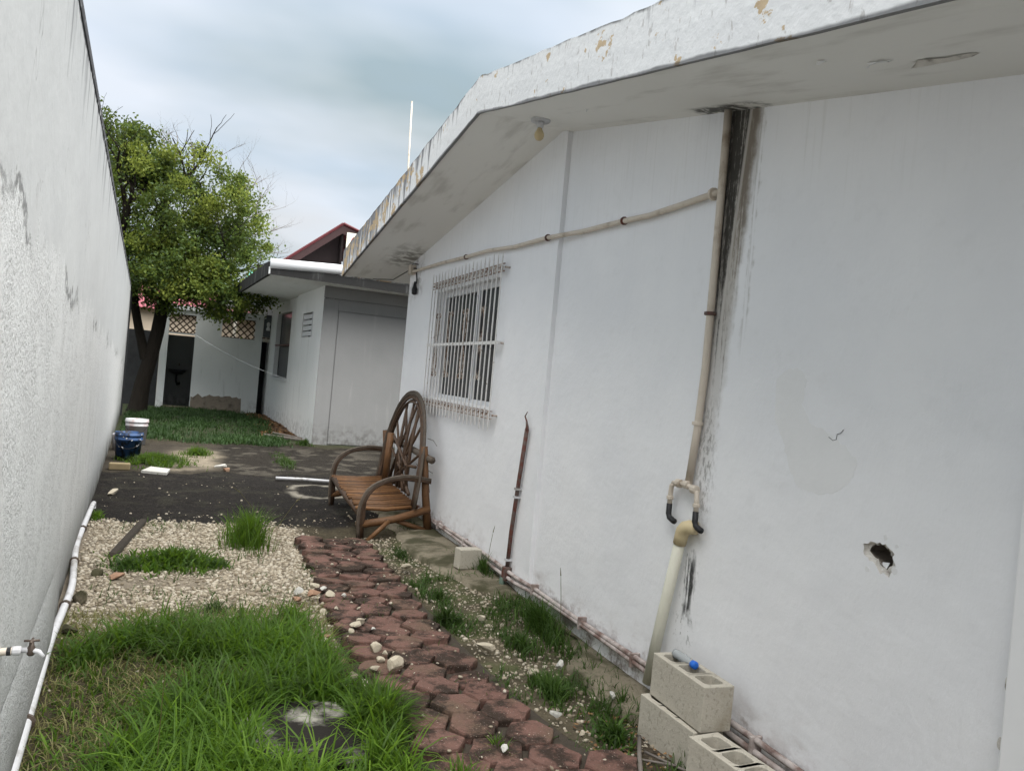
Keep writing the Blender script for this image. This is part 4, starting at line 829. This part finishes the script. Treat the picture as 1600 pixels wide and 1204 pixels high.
# broken concrete apron along the house foot
ap_in = [(2.6, 2.06), (3.2, 2.0), (3.75, 2.04), (4.1, 2.20), (4.9, 2.18), (5.2, 1.98), (5.6, 1.86), (6.2, 1.80), (6.9, 1.80), (7.8, 1.86), (8.9, 1.9)]
vs = []; ys_ = np.arange(2.3, 8.95, .06)
for y in ys_:
    xe = interp(y, ap_in)+(fbm(np.array([y*4]), np.array([.1]), 2)[0]-.5)*.16; h = .028+.03*float(sstep(y, 4, 5.5))+(fbm(np.array([y*3]), np.array([.7]), 5)[0]-.5)*.03
    vs += [(xe-.03, y, -.05), (xe, y, h-.005), (xe+.06, y, h+.004), ((xe+2.26)/2, y, h+.012+.01*random.random()), (2.29, y, h+.012)]
tag(build(MB().add(vs, [(i*5+j, i*5+j+1, (i+1)*5+j+1, (i+1)*5+j) for i in range(len(ys_)-1) for j in range(4)]), 'concrete_apron', MT['conc'], smooth=True), kind='structure')

# mouldy slab in the grass
pts = [(.27, 3.44), (.42, 3.50), (.60, 3.51), (.70, 3.47), (.76, 3.30), (.79, 3.05), (.76, 2.93), (.55, 2.90), (.36, 2.93), (.27, 3.02), (.25, 3.22)]
n = len(pts); mb = MB().add([(a, b, -.05) for a, b in pts] + [(a, b, .035+random.uniform(-.006, .006)) for a, b in pts] + [(.52+(a-.52)*.9, 3.2+(b-3.2)*.9, .047+random.uniform(-.004, .004)) for a, b in pts], [(q*n+i, q*n+(i+1) % n, (q+1)*n+(i+1) % n, (q+1)*n+i) for q in range(2) for i in range(n)] + [tuple(range(2*n, 3*n))])
tag(build(mb, 'concrete_slab', MT['lid'], org=(.5, 3.2, 0)), 'flat black-stained concrete slab lying in the foreground grass', 'slab')

# ------------------------------------------------------------------ concrete blocks
def cmu(name, cells=3):
    xs = [0, .028, .122, .15]; L = .40; t = .028; cw_ = (L-t*(cells+1))/cells; ys_ = [0]
    for c in range(cells): ys_ += [ys_[-1]+t, ys_[-1]+t+cw_]
    ys_.append(L); mb = MB(); sol = {}
    for i in range(3):
        for j in range(len(ys_)-1): sol[i, j] = not (i == 1 and j % 2 == 1)
    def key(x, y, z): return (x-.075, y-.2, z)
    for (i, j), s in sol.items():
        if not s: continue
        x0, x1, y0, y1 = xs[i], xs[i+1], ys_[j], ys_[j+1]
        mb.add([key(x0,y0,.19), key(x1,y0,.19), key(x1,y1,.19), key(x0,y1,.19)], [(0,1,2,3)]); mb.add([key(x0,y0,0), key(x1,y0,0), key(x1,y1,0), key(x0,y1,0)], [(3,2,1,0)])
        for di, dj, a, b in ((-1,0,(x0,y1),(x0,y0)), (1,0,(x1,y0),(x1,y1)), (0,-1,(x0,y0),(x1,y0)), (0,1,(x1,y1),(x0,y1))):
            if not sol.get((i+di, j+dj), False): mb.add([key(*a,0), key(*b,0), key(*b,.19), key(*a,.19)], [(0,1,2,3)])
    me = bpy.data.meshes.new(name); me.from_pydata(mb.v, [], mb.f); bm = bmesh.new(); bm.from_mesh(me); bmesh.ops.remove_doubles(bm, verts=bm.verts, dist=1e-5)
    vert_edges = [e for e in bm.edges if len(e.link_faces) == 2 and abs(e.verts[0].co.z-e.verts[1].co.z) > .1 and e.calc_face_angle(0) > .5]
    inner = [e for e in vert_edges if abs(e.verts[0].co.x) < .06 and abs(e.verts[0].co.y) < .18]
    bmesh.ops.bevel(bm, geom=inner, offset=.022, segments=3, affect='EDGES', profile=.5)
    bm.to_mesh(me); bm.free(); me.materials.append(MT['block']); return me
CM = cmu('concrete_block')
for loc, rot, lab in (((2.078, 2.80, -.012), (0, 0, .02), 'grey hollow concrete block at the bottom of the stack, carrying another'), ((2.10, 2.775, .183), (0, .015, -.03), 'grey hollow concrete block on top of the stack, bottle with blue cap in it'), ((2.02, 2.34, .012), (0, 0, .06), 'nearest hollow concrete block with three open cells, cut by the frame bottom')):
    o = bpy.data.objects.new('concrete_block', CM); COL.objects.link(o); o.location = loc; o.rotation_euler = rot; tag(o, lab, 'block', 'hollow concrete blocks by the wall')
    bv = o.modifiers.new('bevel', 'BEVEL'); bv.width = .004; bv.segments = 2; bv.limit_method = 'ANGLE'
bt = empty('bottle', (2.13, 2.8, .3), 'clear plastic bottle with blue cap lying in the top concrete block', 'bottle')
ax = Vector((-.05, -1, .03)).normalized()
build(MB().lathe((2.135, 2.955, .374), [(.006,0),(.020,.004),(.022,.02),(.021,.05),(.022,.08),(.018,.11),(.011,.125),(.011,.15)], 18, ax), 'body', MT['clearp'], bt, True)
build(MB().lathe(Vector((2.135, 2.955, .374))+ax*.145, [(.016,0),(.0175,.002),(.0175,.024),(.014,.027)], 16, ax), 'cap', MT['bluecap'], bt, True)
o = tag(build(MB().box(1.97, 2.16, 5.60, 5.70, .07, .225), 'concrete_piece', MT['block'], org=(2.06, 5.65, .07), bevel=.008), 'broken square piece of concrete block standing on the apron by the wall', 'block'); o.rotation_euler = (0, .03, .12)

# ------------------------------------------------------------------ left wall plumbing
def white_hose():
    t = empty('white_pipe', (-.6, 5, .05), 'white plastic pipe bending along the foot of the left wall', 'pipe')
    P = [(-.80, 8.15, -.02), (-.795, 8.08, .07), (-.765, 7.3, .06), (-.725, 6.5, .055), (-.665, 5.9, .06), (-.605, 5.35, .055), (-.585, 4.85, .05), (-.57, 4.40, .055), (-.53, 3.8, .06), (-.49, 3.2, .05), (-.445, 2.5, .05), (-.40, 1.8, .05)]
    build(MB().tube(smoothpts(P, 50), .021, 10), 'pipe', MT['pvc'], t, True)
    for (x, y, z) in ((-.75, 7.0, .058), (-.671, 5.95, .06), (-.588, 4.98, .05), (-.505, 3.45, .055)): clip(t, (x, y, z), (.07, 1, 0), .022, MT['tap'])
white_hose()
def garden_tap():
    y = 2.85; x = lx(y); z = .55; t = empty('garden_tap', (x, y, z), 'small outdoor tap with cross handle on a pipe stub from the left wall', 'tap')
    build(MB().tube([(x-.05, y, z-.005), (x+.055, y, z)], .012, 10), 'pipe', MT['cream'], t, True)
    build(MB().lathe((x+.018, y, z-.002), [(.013,0),(.013,.012)], 12, (1,0,0)), 'tape_band', MT['black'], t); build(MB().lathe((x+.032, y, z-.001), [(.012,0),(.015,.003),(.015,.022),(.012,.026)], 10, (1,0,0)), 'coupling', MT['pvc'], t)
    build(MB().lathe((x+.085, y, z-.018), [(.008,0),(.012,.005),(.012,.026),(.008,.032),(.006,.05)], 10), 'body', MT['tap'], t, True)
    build(MB().tube([(x+.058, y, z), (x+.085, y, z), (x+.108, y-.004, z-.006), (x+.122, y-.008, z-.022)], [.009,.009,.008,.007], 8), 'spout', MT['pvc'], t, True)
    build(MB().tube([(x+.063, y, z+.030), (x+.107, y, z+.030)], .004, 6).tube([(x+.085, y-.022, z+.030), (x+.085, y+.022, z+.030)], .004, 6), 'handle', MT['tap'], t, True)
garden_tap()

# ------------------------------------------------------------------ buckets and litter in the middle distance
def bucket(loc, r, h, mat, label, splash, rot=0):
    t = empty('paint_bucket', loc, label, 'bucket', 'old paint buckets by the left wall'); c = Vector(loc)
    build(MB().lathe(c, [(r*.86,0),(r*.97,h*.72),(r*1.03,h*.72),(r*1.03,h*.78),(r*.985,h*.78),(r*.99,h*.88),(r*1.05,h*.88),(r*1.05,h*.93),(r,h*.93),(r*1.03,h),(r*.94,h),(r*.9,h*.75),(r*.8,.02)], 26), 'body', mat, t, True)
    build(MB().tube([c+Vector((r*1.02*math.cos(a)*1.0, r*1.05*math.sin(a)-.0, h*.86-.16*abs(math.sin(a))*(1 if math.sin(a) < 0 else 1))) for a in np.linspace(-math.pi, 0, 14)], .004, 5), 'handle', MT['wire'], t)
    for k in range(splash):
        a = random.uniform(-2.6, -.3); z = h*random.uniform(.45, .98); q = c+Vector((r*1.035*math.cos(a), r*1.035*math.sin(a), z)); d = Vector((math.cos(a), math.sin(a), 0))
        build(MB().lathe(q-d*.004, [(random.uniform(.005, .014),0),(.006,.006)], 7, d), 'paint_splash', MT['pvc'], t)
bucket((-.80, 11.85, gz(-.8, 11.85)), .175, .385, MT['bucketb'], 'blue and black paint bucket spattered with white by the left wall', 13)
bucket((-.84, 13.9, gz(-.84, 13.9)), .17, .41, MT['bucketw'], 'dirty white paint bucket standing behind the blue one', 0)
o = tag(build(MB().lathe((-.98, 12.9, gz(-.98, 12.9)), [(.10,0),(.12,.22),(.125,.24),(.11,.25)], 18), 'white_tub', MT['bucketw'], org=(-.98, 12.9, 0), smooth=True), 'small white tub between the two buckets and the left wall', 'tub')
def stone(loc, r, mat, label, cat='stone', group=None, seed=0, name='stone', flat=.7, org=None, rot=None):
    rr_ = random.Random(seed*7+1); bm = bmesh.new(); bmesh.ops.create_icosphere(bm, subdivisions=2, radius=1)
    nrm = [Vector((rr_.gauss(0, 1), rr_.gauss(0, 1), rr_.gauss(0, 1))).normalized() for _ in range(13)]; dist = [rr_.uniform(.38, .72) for _ in nrm]
    for v in bm.verts:
        for q, d in zip(nrm, dist):
            e = v.co.dot(q)-d
            if e > 0: v.co -= q*e*.92
        v.co = Vector((v.co.x*r[0], v.co.y*r[1], v.co.z*r[2]))
    me = bpy.data.meshes.new(name); bm.to_mesh(me); bm.free(); me.materials.append(mat); o = bpy.data.objects.new(name, me); COL.objects.link(o); o.location = loc; o.rotation_euler = rot or (rr_.uniform(-.3, .3), rr_.uniform(-.3, .3), rr_.uniform(0, 6.3))
    return tag(o, label, cat, group)
BIG = [((1.03, 3.74, .10), (.055, .05, .05), 'rock', 'pale yellowish pointed rock resting on the pavers'), ((.99, 4.02, .09), (.05, .04, .035), 'rock', 'pale stone just beyond the pointed yellowish rock'), ((.96, 4.38, .095), (.045, .05, .033), 'rock', 'whitish broken stone in the middle of the pavers'), ((1.00, 4.45, .09), (.04, .04, .03), 'rock', 'grey-white stone beside the whitish broken stone'),
    ((.90, 4.98, .09), (.045, .04, .04), 'rock', 'greenish-cream wedge stone at the left path edge'), ((.80, 5.05, .08), (.075, .045, .035), 'rockr', 'orange-brown flat stone at the left path edge'), ((.73, 5.15, .07), (.04, .04, .035), 'rockw', 'round white stone at the left path edge'), ((.84, 5.22, .085), (.04, .035, .03), 'rock', 'pinkish stone behind the orange-brown stone'), ((.70, 5.0, .06), (.05, .04, .03), 'rockr', 'brown stone by the grass at the path edge'),
    ((1.62, 4.02, .06), (.035, .075, .03), 'rock', 'long pale stone chip at the right path edge'), ((1.80, 4.55, .05), (.045, .03, .025), 'rock', 'light stone in the weeds right of the path'), ((1.76, 3.66, .05), (.05, .035, .03), 'rock', 'cream stone half hidden in weeds, left one of two'), ((1.95, 3.72, .05), (.035, .035, .035), 'rockw', 'rounded white stone half hidden in weeds by the wall'), ((2.02, 3.28, .065), (.03, .02, .02), 'rockw', 'small white chip on the concrete apron near the blocks'), ((1.66, 3.16, .05), (.04, .03, .02), 'rockw', 'white plaster flake beside the near pavers'), ((1.27, 2.84, .085), (.025, .035, .02), 'rockw', 'white pointed chip between the near pavers'), ((1.67, 2.93, .06), (.022, .022, .02), 'rock', 'tan pebble beside the near pavers'),
    ((1.60, 5.75, .07), (.06, .05, .035), 'rock', 'tan square stone right of the far pavers'), ((-.53, 5.2, .04), (.08, .05, .05), 'conc', 'dark lump by the white pipe on the gravel'), ((-.40, 5.72, .03), (.10, .05, .03), 'rockr', 'brown flat stone at the edge of the gravel grass patch'), ((-.50, 5.8, .03), (.06, .05, .035), 'conc', 'dark stone beside the brown flat stone'), ((.42, 11.4, .03), (.11, .05, .045), 'rockw', 'grey-white rubble lump on the black floor'), ((.47, 11.05, .03), (.06, .05, .05), 'rockr', 'small reddish lump in front of the white rubble'), ((-.72, 9.0, .03), (.13, .06, .05), 'rock', 'pale long stone at the wall foot on the black floor'), ((-.52, 4.62, .04), (.09, .06, .035), 'conc', 'flat mossy stone near the white pipe'), ((.82, 3.72, .05), (.05, .06, .045), 'conc', 'dark stone under the left path edge')]
for i, (p, r, mt, lab) in enumerate(BIG): stone((p[0], p[1], max(p[2]-.01, gz(p[0], p[1])+r[2]*.35)), r, MT[mt], lab, seed=i)
for i in range(22):
    yy_ = random.uniform(3.4, 5.3); xx_ = interp(yy_, PL)+random.uniform(-.10, .20); q = random.uniform(.014, .034)
    stone((xx_, yy_, .055+q*.3 if xx_ > interp(yy_, PL)+.02 else gz(xx_, yy_)+q*.4), (q*1.2, q, q*.75), MT[random.choice(('rock', 'rock', 'rockr', 'rockw'))], 'small broken rubble stone strewn along the left path edge', group='rubble along the left path edge', seed=100+i)
o = tag(build(MB().box(-.93, -.69, 10.78, 10.88, 0, .085), 'brick', simple('yellow_brick', (.24,.19,.11), .9, .15, 20), org=(-.81, 10.83, 0), bevel=.012), 'yellowish brick lying in front of the blue bucket', 'brick')
tag(build(MB().add([(-.55, 10.62, .03), (-.25, 10.55, .02), (-.22, 10.72, .05), (-.45, 10.80, .06), (-.55, 10.62, .0), (-.25, 10.55, -.01), (-.22, 10.72, .02), (-.45, 10.80, .03)], [(0,1,2,3),(7,6,5,4),(0,4,5,1),(1,5,6,2),(2,6,7,3),(3,7,4,0)]), 'board_scrap', MT['rockw'], org=(-.4, 10.7, 0)), 'flat white scrap on the edge of the black floor', 'scrap')
tag(build(MB().tube([(1.05, 10.36, .03), (1.4, 10.30, .035), (1.75, 10.22, .03)], .020, 8), 'plastic_tube', MT['pvc'], org=(1.05, 10.36, .02), smooth=True), 'straight white plastic tube lying on the black floor left of the bench', 'tube')
pl = tag(build(MB().add([(-.50, 6.25, .02), (-.43, 6.22, .02), (-.30, 7.55, .02), (-.37, 7.58, .02), (-.485, 6.27, .05), (-.44, 6.25, .048), (-.315, 7.53, .04), (-.355, 7.56, .042)], [(0,3,2,1),(4,5,6,7),(0,1,5,4),(1,2,6,5),(2,3,7,6),(3,0,4,7)]), 'wood_strip', simple('rotten_wood', (.035,.028,.022), .95, .4, 25, .8), org=(-.4, 6.9, 0), bevel=.006), 'dark rotten wooden strip lying across the gravel', 'plank')
for i, (a, b, r) in enumerate((((1.92, 2.86, .05), (1.72, 2.52, .05), .010), ((1.88, 2.75, .04), (2.02, 2.45, .05), .006), ((1.75, 2.72, .05), (1.95, 2.60, .045), .005))):
    tag(build(MB().tube([a, tuple((p+q)/2+random.uniform(-.015, .015) for p, q in zip(a, b)), b], r, 6), 'fallen_stick', MT['twig'], org=a, smooth=True), ('thick grey stick on the ground in front of the blocks', 'thin twig nearest the bottom concrete block', 'short thin twig across the thick grey stick')[i], 'stick')
for i, (a, b) in enumerate((((1.55, 16.6, .05), (2.0, 15.6, .06)), ((1.35, 16.2, .04), (2.05, 15.35, .05)))):
    tag(build(MB().tube([a, b], .025, 6), 'old_pole', MT['twig'], org=a), ('pale pole lying at the outbuilding corner, farther one', 'pale pole lying at the outbuilding corner, nearer one')[i], 'pole')

# ------------------------------------------------------------------ loose pebbles, gravel (nobody could count it)
t_ = (1+5**.5)/2; ICO = np.array([(-1,t_,0),(1,t_,0),(-1,-t_,0),(1,-t_,0),(0,-1,t_),(0,1,t_),(0,-1,-t_),(0,1,-t_),(t_,0,-1),(t_,0,1),(-t_,0,-1),(-t_,0,1)], float)/1.9
ICF = np.array([(0,11,5),(0,5,1),(0,1,7),(0,7,10),(0,10,11),(1,5,9),(5,11,4),(11,10,2),(10,7,6),(7,1,8),(3,9,4),(3,4,2),(3,2,6),(3,6,8),(3,8,9),(4,9,5),(2,4,11),(6,2,10),(8,6,7),(9,8,1)])
def pebbles(name, x, y, size, mat, label, cat, tint=None, lift=.25, parent=None):
    n = len(x); A = RNG.normal(size=(n, 3, 3)); Q = np.linalg.qr(A)[0]; sc = size[:, None, None]*RNG.uniform(.55, 1.15, (n, 1, 3)); v = ICO[None]*sc*RNG.uniform(.85, 1.12, (n, 12, 1)); v = np.einsum('nij,nkj->nki', Q, v); v[..., 2] *= .75
    v += np.stack([x, y, ground_z(x, y)+size*lift], -1)[:, None, :]; F = (np.arange(n)*12)[:, None, None]+ICF[None]
    tn = RNG.random(n) if tint is None else tint
    return tag(np_mesh(name, v.reshape(-1, 3), F.reshape(-1, 3), mat, {'tint': np.repeat(tn, 12)}), label, cat, kind='stuff')
def sample(n, x0, x1, y0, y1, dens):
    xs, ys_ = [], []; got = 0
    for _ in range(60):
        x = RNG.uniform(x0, x1, n); y = RNG.uniform(y0, y1, n); k = RNG.random(n) < dens(x, y); xs.append(x[k]); ys_.append(y[k]); got += k.sum()
        if got >= n: break
    return np.concatenate(xs)[:n], np.concatenate(ys_)[:n]
def d_gravel(x, y):
    d = fbm(x*2.2, y*2.2, 21)-.5; yy = y+d*1.0; xx = x+d*.35
    return np.clip(sstep(yy, 4.35, 4.7)*sstep(yy, 8.0, 7.3)*sstep(xx, 1.05, .86)*sstep(x, lx(y)+.02, lx(y)+.1)*(1-.75*sstep(fbm(x*1.6, y*1.6, 77), .62, .72)), 0, 1)
x, y = sample(15000, -.85, 1.1, 4.2, 8.2, d_gravel); pebbles('gravel', x, y, .006+.015*RNG.random(len(x))**2.2, MT['gravel'], 'bed of pale cream gravel between the two grass patches', 'gravel')
def d_loose(x, y):
    path_ = (x > np.interp(y, [t[0] for t in PL], [t[1] for t in PL])) & (x < np.interp(y, [t[0] for t in PR], [t[1] for t in PR])) & (y < 6.85)
    return np.clip(.10*sstep(fbm(x*3, y*3, 50), .45, .65)*np.where(y > 7.5, .08+.5*sstep(y, 8.8, 7.6), 1) + .35*((x > 1.5) & (y < 7)), 0, 1)*(~path_)*(x > lx(y)+.04)
x, y = sample(3600, -.9, 2.2, 2.2, 11.5, d_loose); pebbles('loose_gravel', x, y, .005+.013*RNG.random(len(x))**3, MT['gravel'], 'small loose pebbles scattered over soil and black floor', 'gravel')
n = 150; y = RNG.uniform(2.4, 6.8, n); x = np.array([random.uniform(interp(q, PL)+.05, interp(q, PR)-.05) for q in y])
o = pebbles('path_crumbs', x, y, .005+.010*RNG.random(n)**2, MT['gravel'], 'tiny pale crumbs lying on the red pavers', 'gravel'); o.location.z = .055
# dead leaves
def litter(name, n, x0, x1, y0, y1, label, s=.03):
    x = RNG.uniform(x0, x1, n); y = RNG.uniform(y0, y1, n); P = np.stack([x, y, ground_z(x, y)+.012+.01*RNG.random(n)], -1); a = RNG.normal(size=(n, 3))*[1, 1, .25]; a /= np.linalg.norm(a, axis=1)[:, None]; b = np.cross(np.array([0, 0, 1.]), a)+RNG.normal(size=(n, 3))*.2; ln = s*RNG.uniform(.5, 1.2, n)[:, None]
    V = np.stack([P-a*ln, P+b*ln*.45, P+a*ln, P-b*ln*.45], 1).reshape(-1, 3); F = (np.arange(n)*4)[:, None]+np.array([[0, 1, 2, 3]])
    tag(np_mesh(name, V, F, MT['litter'], {'tint': np.repeat(RNG.random(n), 4)}), label, 'leaf litter', kind='stuff')
litter('leaf_litter', 900, 1.3, 2.0, 16, 22.6, 'brown dead leaves along the foot of the outbuilding', .06)
litter('leaf_litter', 260, 1.7, 2.2, 2.4, 3.2, 'dark dead leaves and soil crumbs around the concrete blocks', .018)

# ------------------------------------------------------------------ grass and weeds
def blades(name, x, y, h, mat, tint, label, cat, w=.0035, lean=.6, kind='stuff', zoff=0, parent=None, seg=4):
    n = len(x); z = ground_z(x, y)-.01+zoff; th = RNG.uniform(0, 2*np.pi, n); d = np.stack([np.cos(th), np.sin(th), 0*th], -1); sdv = np.stack([-np.sin(th), np.cos(th), 0*th], -1)
    tw = RNG.uniform(-.8, .8, n); sdv = sdv*np.cos(tw)[:, None] + d*np.sin(tw)[:, None]
    L = lean*RNG.uniform(.3, 1.5, n); ww = w*RNG.uniform(.6, 1.5, n)
    V = np.zeros((n, seg*2+1, 3)); base = np.stack([x, y, z], -1)
    for k in range(seg+1):
        u = k/seg; ang = L*u*1.5; out_ = h*(u*np.sin(ang*.6)); zu = h*u*np.cos(ang*.55)
        c = base + d*out_[:, None]; c[:, 2] += zu
        if k == seg: V[:, -1] = c
        else:
            q = (ww*(1-u*.75)*(.75+.6*min(1, u*3)))[:, None]; V[:, 2*k] = c-sdv*q; V[:, 2*k+1] = c+sdv*q
    f = []
    for k in range(seg-1): f += [(2*k, 2*k+1, 2*k+3), (2*k, 2*k+3, 2*k+2)]
    f.append((2*seg-2, 2*seg-1, 2*seg)); F = (np.arange(n)*(seg*2+1))[:, None, None]+np.array(f)[None]
    return tag(np_mesh(name, V.reshape(-1, 3), F.reshape(-1, 3), mat, {'tint': np.repeat(np.clip(tint, 0, 1), seg*2+1)}, parent), label, cat, kind=kind)
def on_slab(x, y): return (x > .33) & (x < .74) & (y > 2.92) & (y < 3.46)
def d_lawn(x, y):
    d = fbm(x*2.5, y*2.5, 61)-.5
    m = sstep(y+d*1.1, 5.1, 4.1)*sstep(x, lx(y)+.03, lx(y)+.12)*sstep(x+d*.15, np.interp(y, [2.4, 3.5, 4, 5], [.93, .86, .80, .72]), np.interp(y, [2.4, 3.5, 4, 5], [.85, .76, .70, .6]))
    thin = .22+.78*sstep(fbm(x*1.8+.7, y*1.8, 91)+.26*sstep(x, -.4, .15)-.10*sstep(y, 3.7, 4.7), .53, .72)
    return np.where(on_slab(x, y), .015, m*thin)
x, y = sample(17000, -.6, 1.0, 1.9, 5.1, d_lawn)
dens = d_lawn(x, y); h = (.06+.22*RNG.random(len(x))**1.3)*(.2+.9*dens); tint = .42+.34*(fbm(x*2.2, y*2.2, 14)-.5)*2+RNG.normal(0, .14, len(x))+.10*sstep(y, 3.6, 2.8)
blades('grass', x, y, h, MT['grass'], tint, 'bright green long grass filling the left foreground', 'grass', .0042, 1.3)
x, y = sample(7000, -.6, 1.0, 2.0, 5.0, lambda x, y: (1-.7*d_lawn(x, y))*(x > lx(y)+.04)*(~on_slab(x, y))*.6*(x < .85)); blades('dry_grass', x, y, .03+.09*RNG.random(len(x)), MT['dry'], RNG.random(len(x)), 'thin yellowish dry grass by the left wall in the foreground', 'grass', .0022, 1.6)
def clump(x, y, rx, ry, n, h, label, mat='weed', tone=.5, lean=.8, w=.003, cat='weeds'):
    a = RNG.uniform(0, 2*np.pi, n); r = np.minimum(np.abs(RNG.normal(0, .52, n)), 1.6); px = x+rx*r*np.cos(a); py = y+ry*r*np.sin(a); k = (px > lx(py)+.02) & (px < 2.24) & (fbm(px*6+h*40, py*6, 44)+.30*(1-r) > .54); px, py = px[k], py[k]
    return blades('weed_clump', px, py, h*(.45+.65*RNG.random(len(px)))*np.maximum(1.15-.5*r[k], .3), MT[mat], tone+RNG.normal(0, .18, len(px)), label, cat, w, lean, kind='stuff')
x, y = sample(900, -.7, 1.0, 4.5, 7.6, lambda x, y: sstep(fbm(x*2.7, y*2.7, 19), .55, .68)); blades('gravel_weeds', x, y, .02+.07*RNG.random(len(x))**1.5, MT['weed'], .45+RNG.normal(0, .2, len(x)), 'thin weeds sprouting here and there through the gravel', 'weeds', .0028, 1.1)
clump(.52, 6.75, .30, .46, 1000, .32, 'tall green grass tuft at the edge of gravel and black floor', 'grass', .35, .6)
clump(-.05, 6.1, .50, .36, 1500, .14, 'low spreading green weeds in the middle of the gravel', 'grass', .30, 1.2, .0075)
clump(-.35, 6.0, .2, .2, 350, .11, 'low weeds by the rotten wooden strip', 'weed', .5, 1.2, .007)
clump(.25, 6.0, .2, .12, 300, .09, 'small weed tongue reaching right over the gravel', 'weed', .5, 1.0)
clump(.20, 4.95, .18, .16, 350, .10, 'dark small weeds at the front edge of the gravel', 'weed', .2, 1.0)
clump(-.72, 7.7, .06, .15, 160, .10, 'few green weeds by the end of the white pipe', 'grass', .5, .8)
x, y = sample(3800, 1.5, 2.23, 2.4, 6.2, lambda x, y: sstep(fbm(x*3.1, y*3.1, 83)+.10*sstep(x, 1.9, 2.2)-.10*sstep(y, 4.6, 5.4), .50, .66)*(x > np.interp(y, [t[0] for t in PR], [t[1] for t in PR])-.02)); blades('weeds', x, y, .03+.11*RNG.random(len(x))**1.5, MT['weed'], .45+RNG.normal(0, .2, len(x)), 'scattered low weeds in the strip between pavers and house wall', 'weeds', .0028, 1.1)
clump(2.12, 4.35, .12, .55, 1100, .20, 'dense weeds growing against the house wall', 'weed', .55, .7)
clump(1.88, 4.1, .16, .4, 500, .12, 'sparse weeds between path and house wall', 'weed', .4, .9)
clump(1.78, 3.45, .16, .42, 600, .13, 'green weeds right of the near pavers', 'weed', .6, .9)
clump(1.85, 2.95, .12, .25, 350, .12, 'leafy weeds beside the bottom concrete block', 'weed', .5, 1.0, .005)
clump(1.66, 5.05, .13, .35, 420, .10, 'thin weeds right of the middle pavers', 'weed', .35, 1.0)
clump(1.55, 4.55, .12, .12, 160, .16, 'dark bladed weed tuft on the right path edge', 'weed', .1, 1.0, .005)
clump(1.70, 6.3, .12, .4, 350, .07, 'dark low weeds on the apron near the bench', 'weed', .15, 1.0)
clump(2.14, 5.45, .05, .25, 120, .20, 'thin grass stalks by the broken block piece', 'weed', .5, .5)
clump(.86, 3.25, .12, .45, 1500, .21, 'long dark green grass hanging over the left paver edge', 'grass', .30, 1.1, .0045)
x, y = sample(900, .85, 1.8, 2.3, 6.7, lambda x, y: sstep(fbm(x*3.5, y*3.5, 29), .56, .68)*(x < np.interp(y, [t[0] for t in PR], [t[1] for t in PR]))); blades('joint_weeds', x, y, .05+.05*RNG.random(len(x)), MT['weed'], .4+RNG.normal(0, .2, len(x)), 'little weeds growing in the joints of the paver path', 'weeds', .0026, 1.2)
clump(1.28, 2.92, .05, .12, 130, .10, 'small grass tuft growing between near pavers', 'grass', .4, .8)
clump(1.05, 2.72, .1, .15, 260, .12, 'grass tuft on the nearest pavers', 'grass', .5, .8)
clump(2.06, 3.25, .04, .06, 40, .14, 'thin upright weed by the apron edge', 'weed', .5, .4)
clump(-.45, 11.6, .55, .85, 3200, .15, 'green grass around the blue bucket', 'grass', .20, 1.0, .005, 'grass')
clump(.1, 12.7, .3, .5, 700, .16, 'small grass island beyond the bucket grass', 'grass', .2, 1.0, .005, 'grass')
clump(1.35, 12.2, .2, 1.3, 900, .10, 'mossy weeds on the black floor near the outbuilding', 'weed', .2, 1.0, .005)
clump(2.0, 14.9, .25, .25, 500, .14, 'weeds at the outbuilding corner', 'weed', .3, .9, .006)
clump(2.0, 7.2, .2, .3, 500, .09, 'dark weeds under the bench', 'weed', .1, 1.0)
def stalk(x, y, h, lean):
    mb = MB(); z0 = gz(x, y); pts = [(x, y, z0), (x+lean*.2, y+.01, z0+h*.5), (x+lean, y+.02, z0+h)]; mb.tube(smoothpts(pts, 6), [.002]*6+[.0012], 4); mb.tube([pts[-1], (pts[-1][0]+lean*.35, y+.02, z0+h+.05)], [.004, .001], 4); return mb
for i, (x, y, h, l, lab) in enumerate(((2.13, 5.38, .36, .03, 'tall seed stalk rising by the broken block piece'), (.62, 6.9, .42, -.2, 'leaning grass seed stalk on the left of the tuft'), (.70, 6.6, .40, .15, 'grass seed stalk on the right of the tuft'), (2.18, 4.2, .4, -.02, 'thin pale stalk in front of the house wall'), (-.02, 2.9, .42, .0, 'single tall grass stalk in the foreground lawn'))):
    tag(build(stalk(x, y, h, l), 'grass_stalk', MT['dry'], org=(x, y, 0)), lab, 'stalk')
def d_far(x, y):
    d = fbm(x*1.2, y*1.2, 71)-.5
    return sstep(y+d*1.5, 14.0, 14.8)*sstep(x, lx(y)+.05, lx(y)+.2)*sstep(x+d*.6, 1.75, 1.45)*sstep(y, 22.68, 22.5)*(.12+.88*sstep(fbm(x*1.4, y*.9, 31), .40, .58))
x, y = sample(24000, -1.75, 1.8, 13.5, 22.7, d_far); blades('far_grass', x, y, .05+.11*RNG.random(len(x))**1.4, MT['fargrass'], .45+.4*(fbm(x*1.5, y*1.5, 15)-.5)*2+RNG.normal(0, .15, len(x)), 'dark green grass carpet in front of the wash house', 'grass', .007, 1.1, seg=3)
print('pavers', NP)
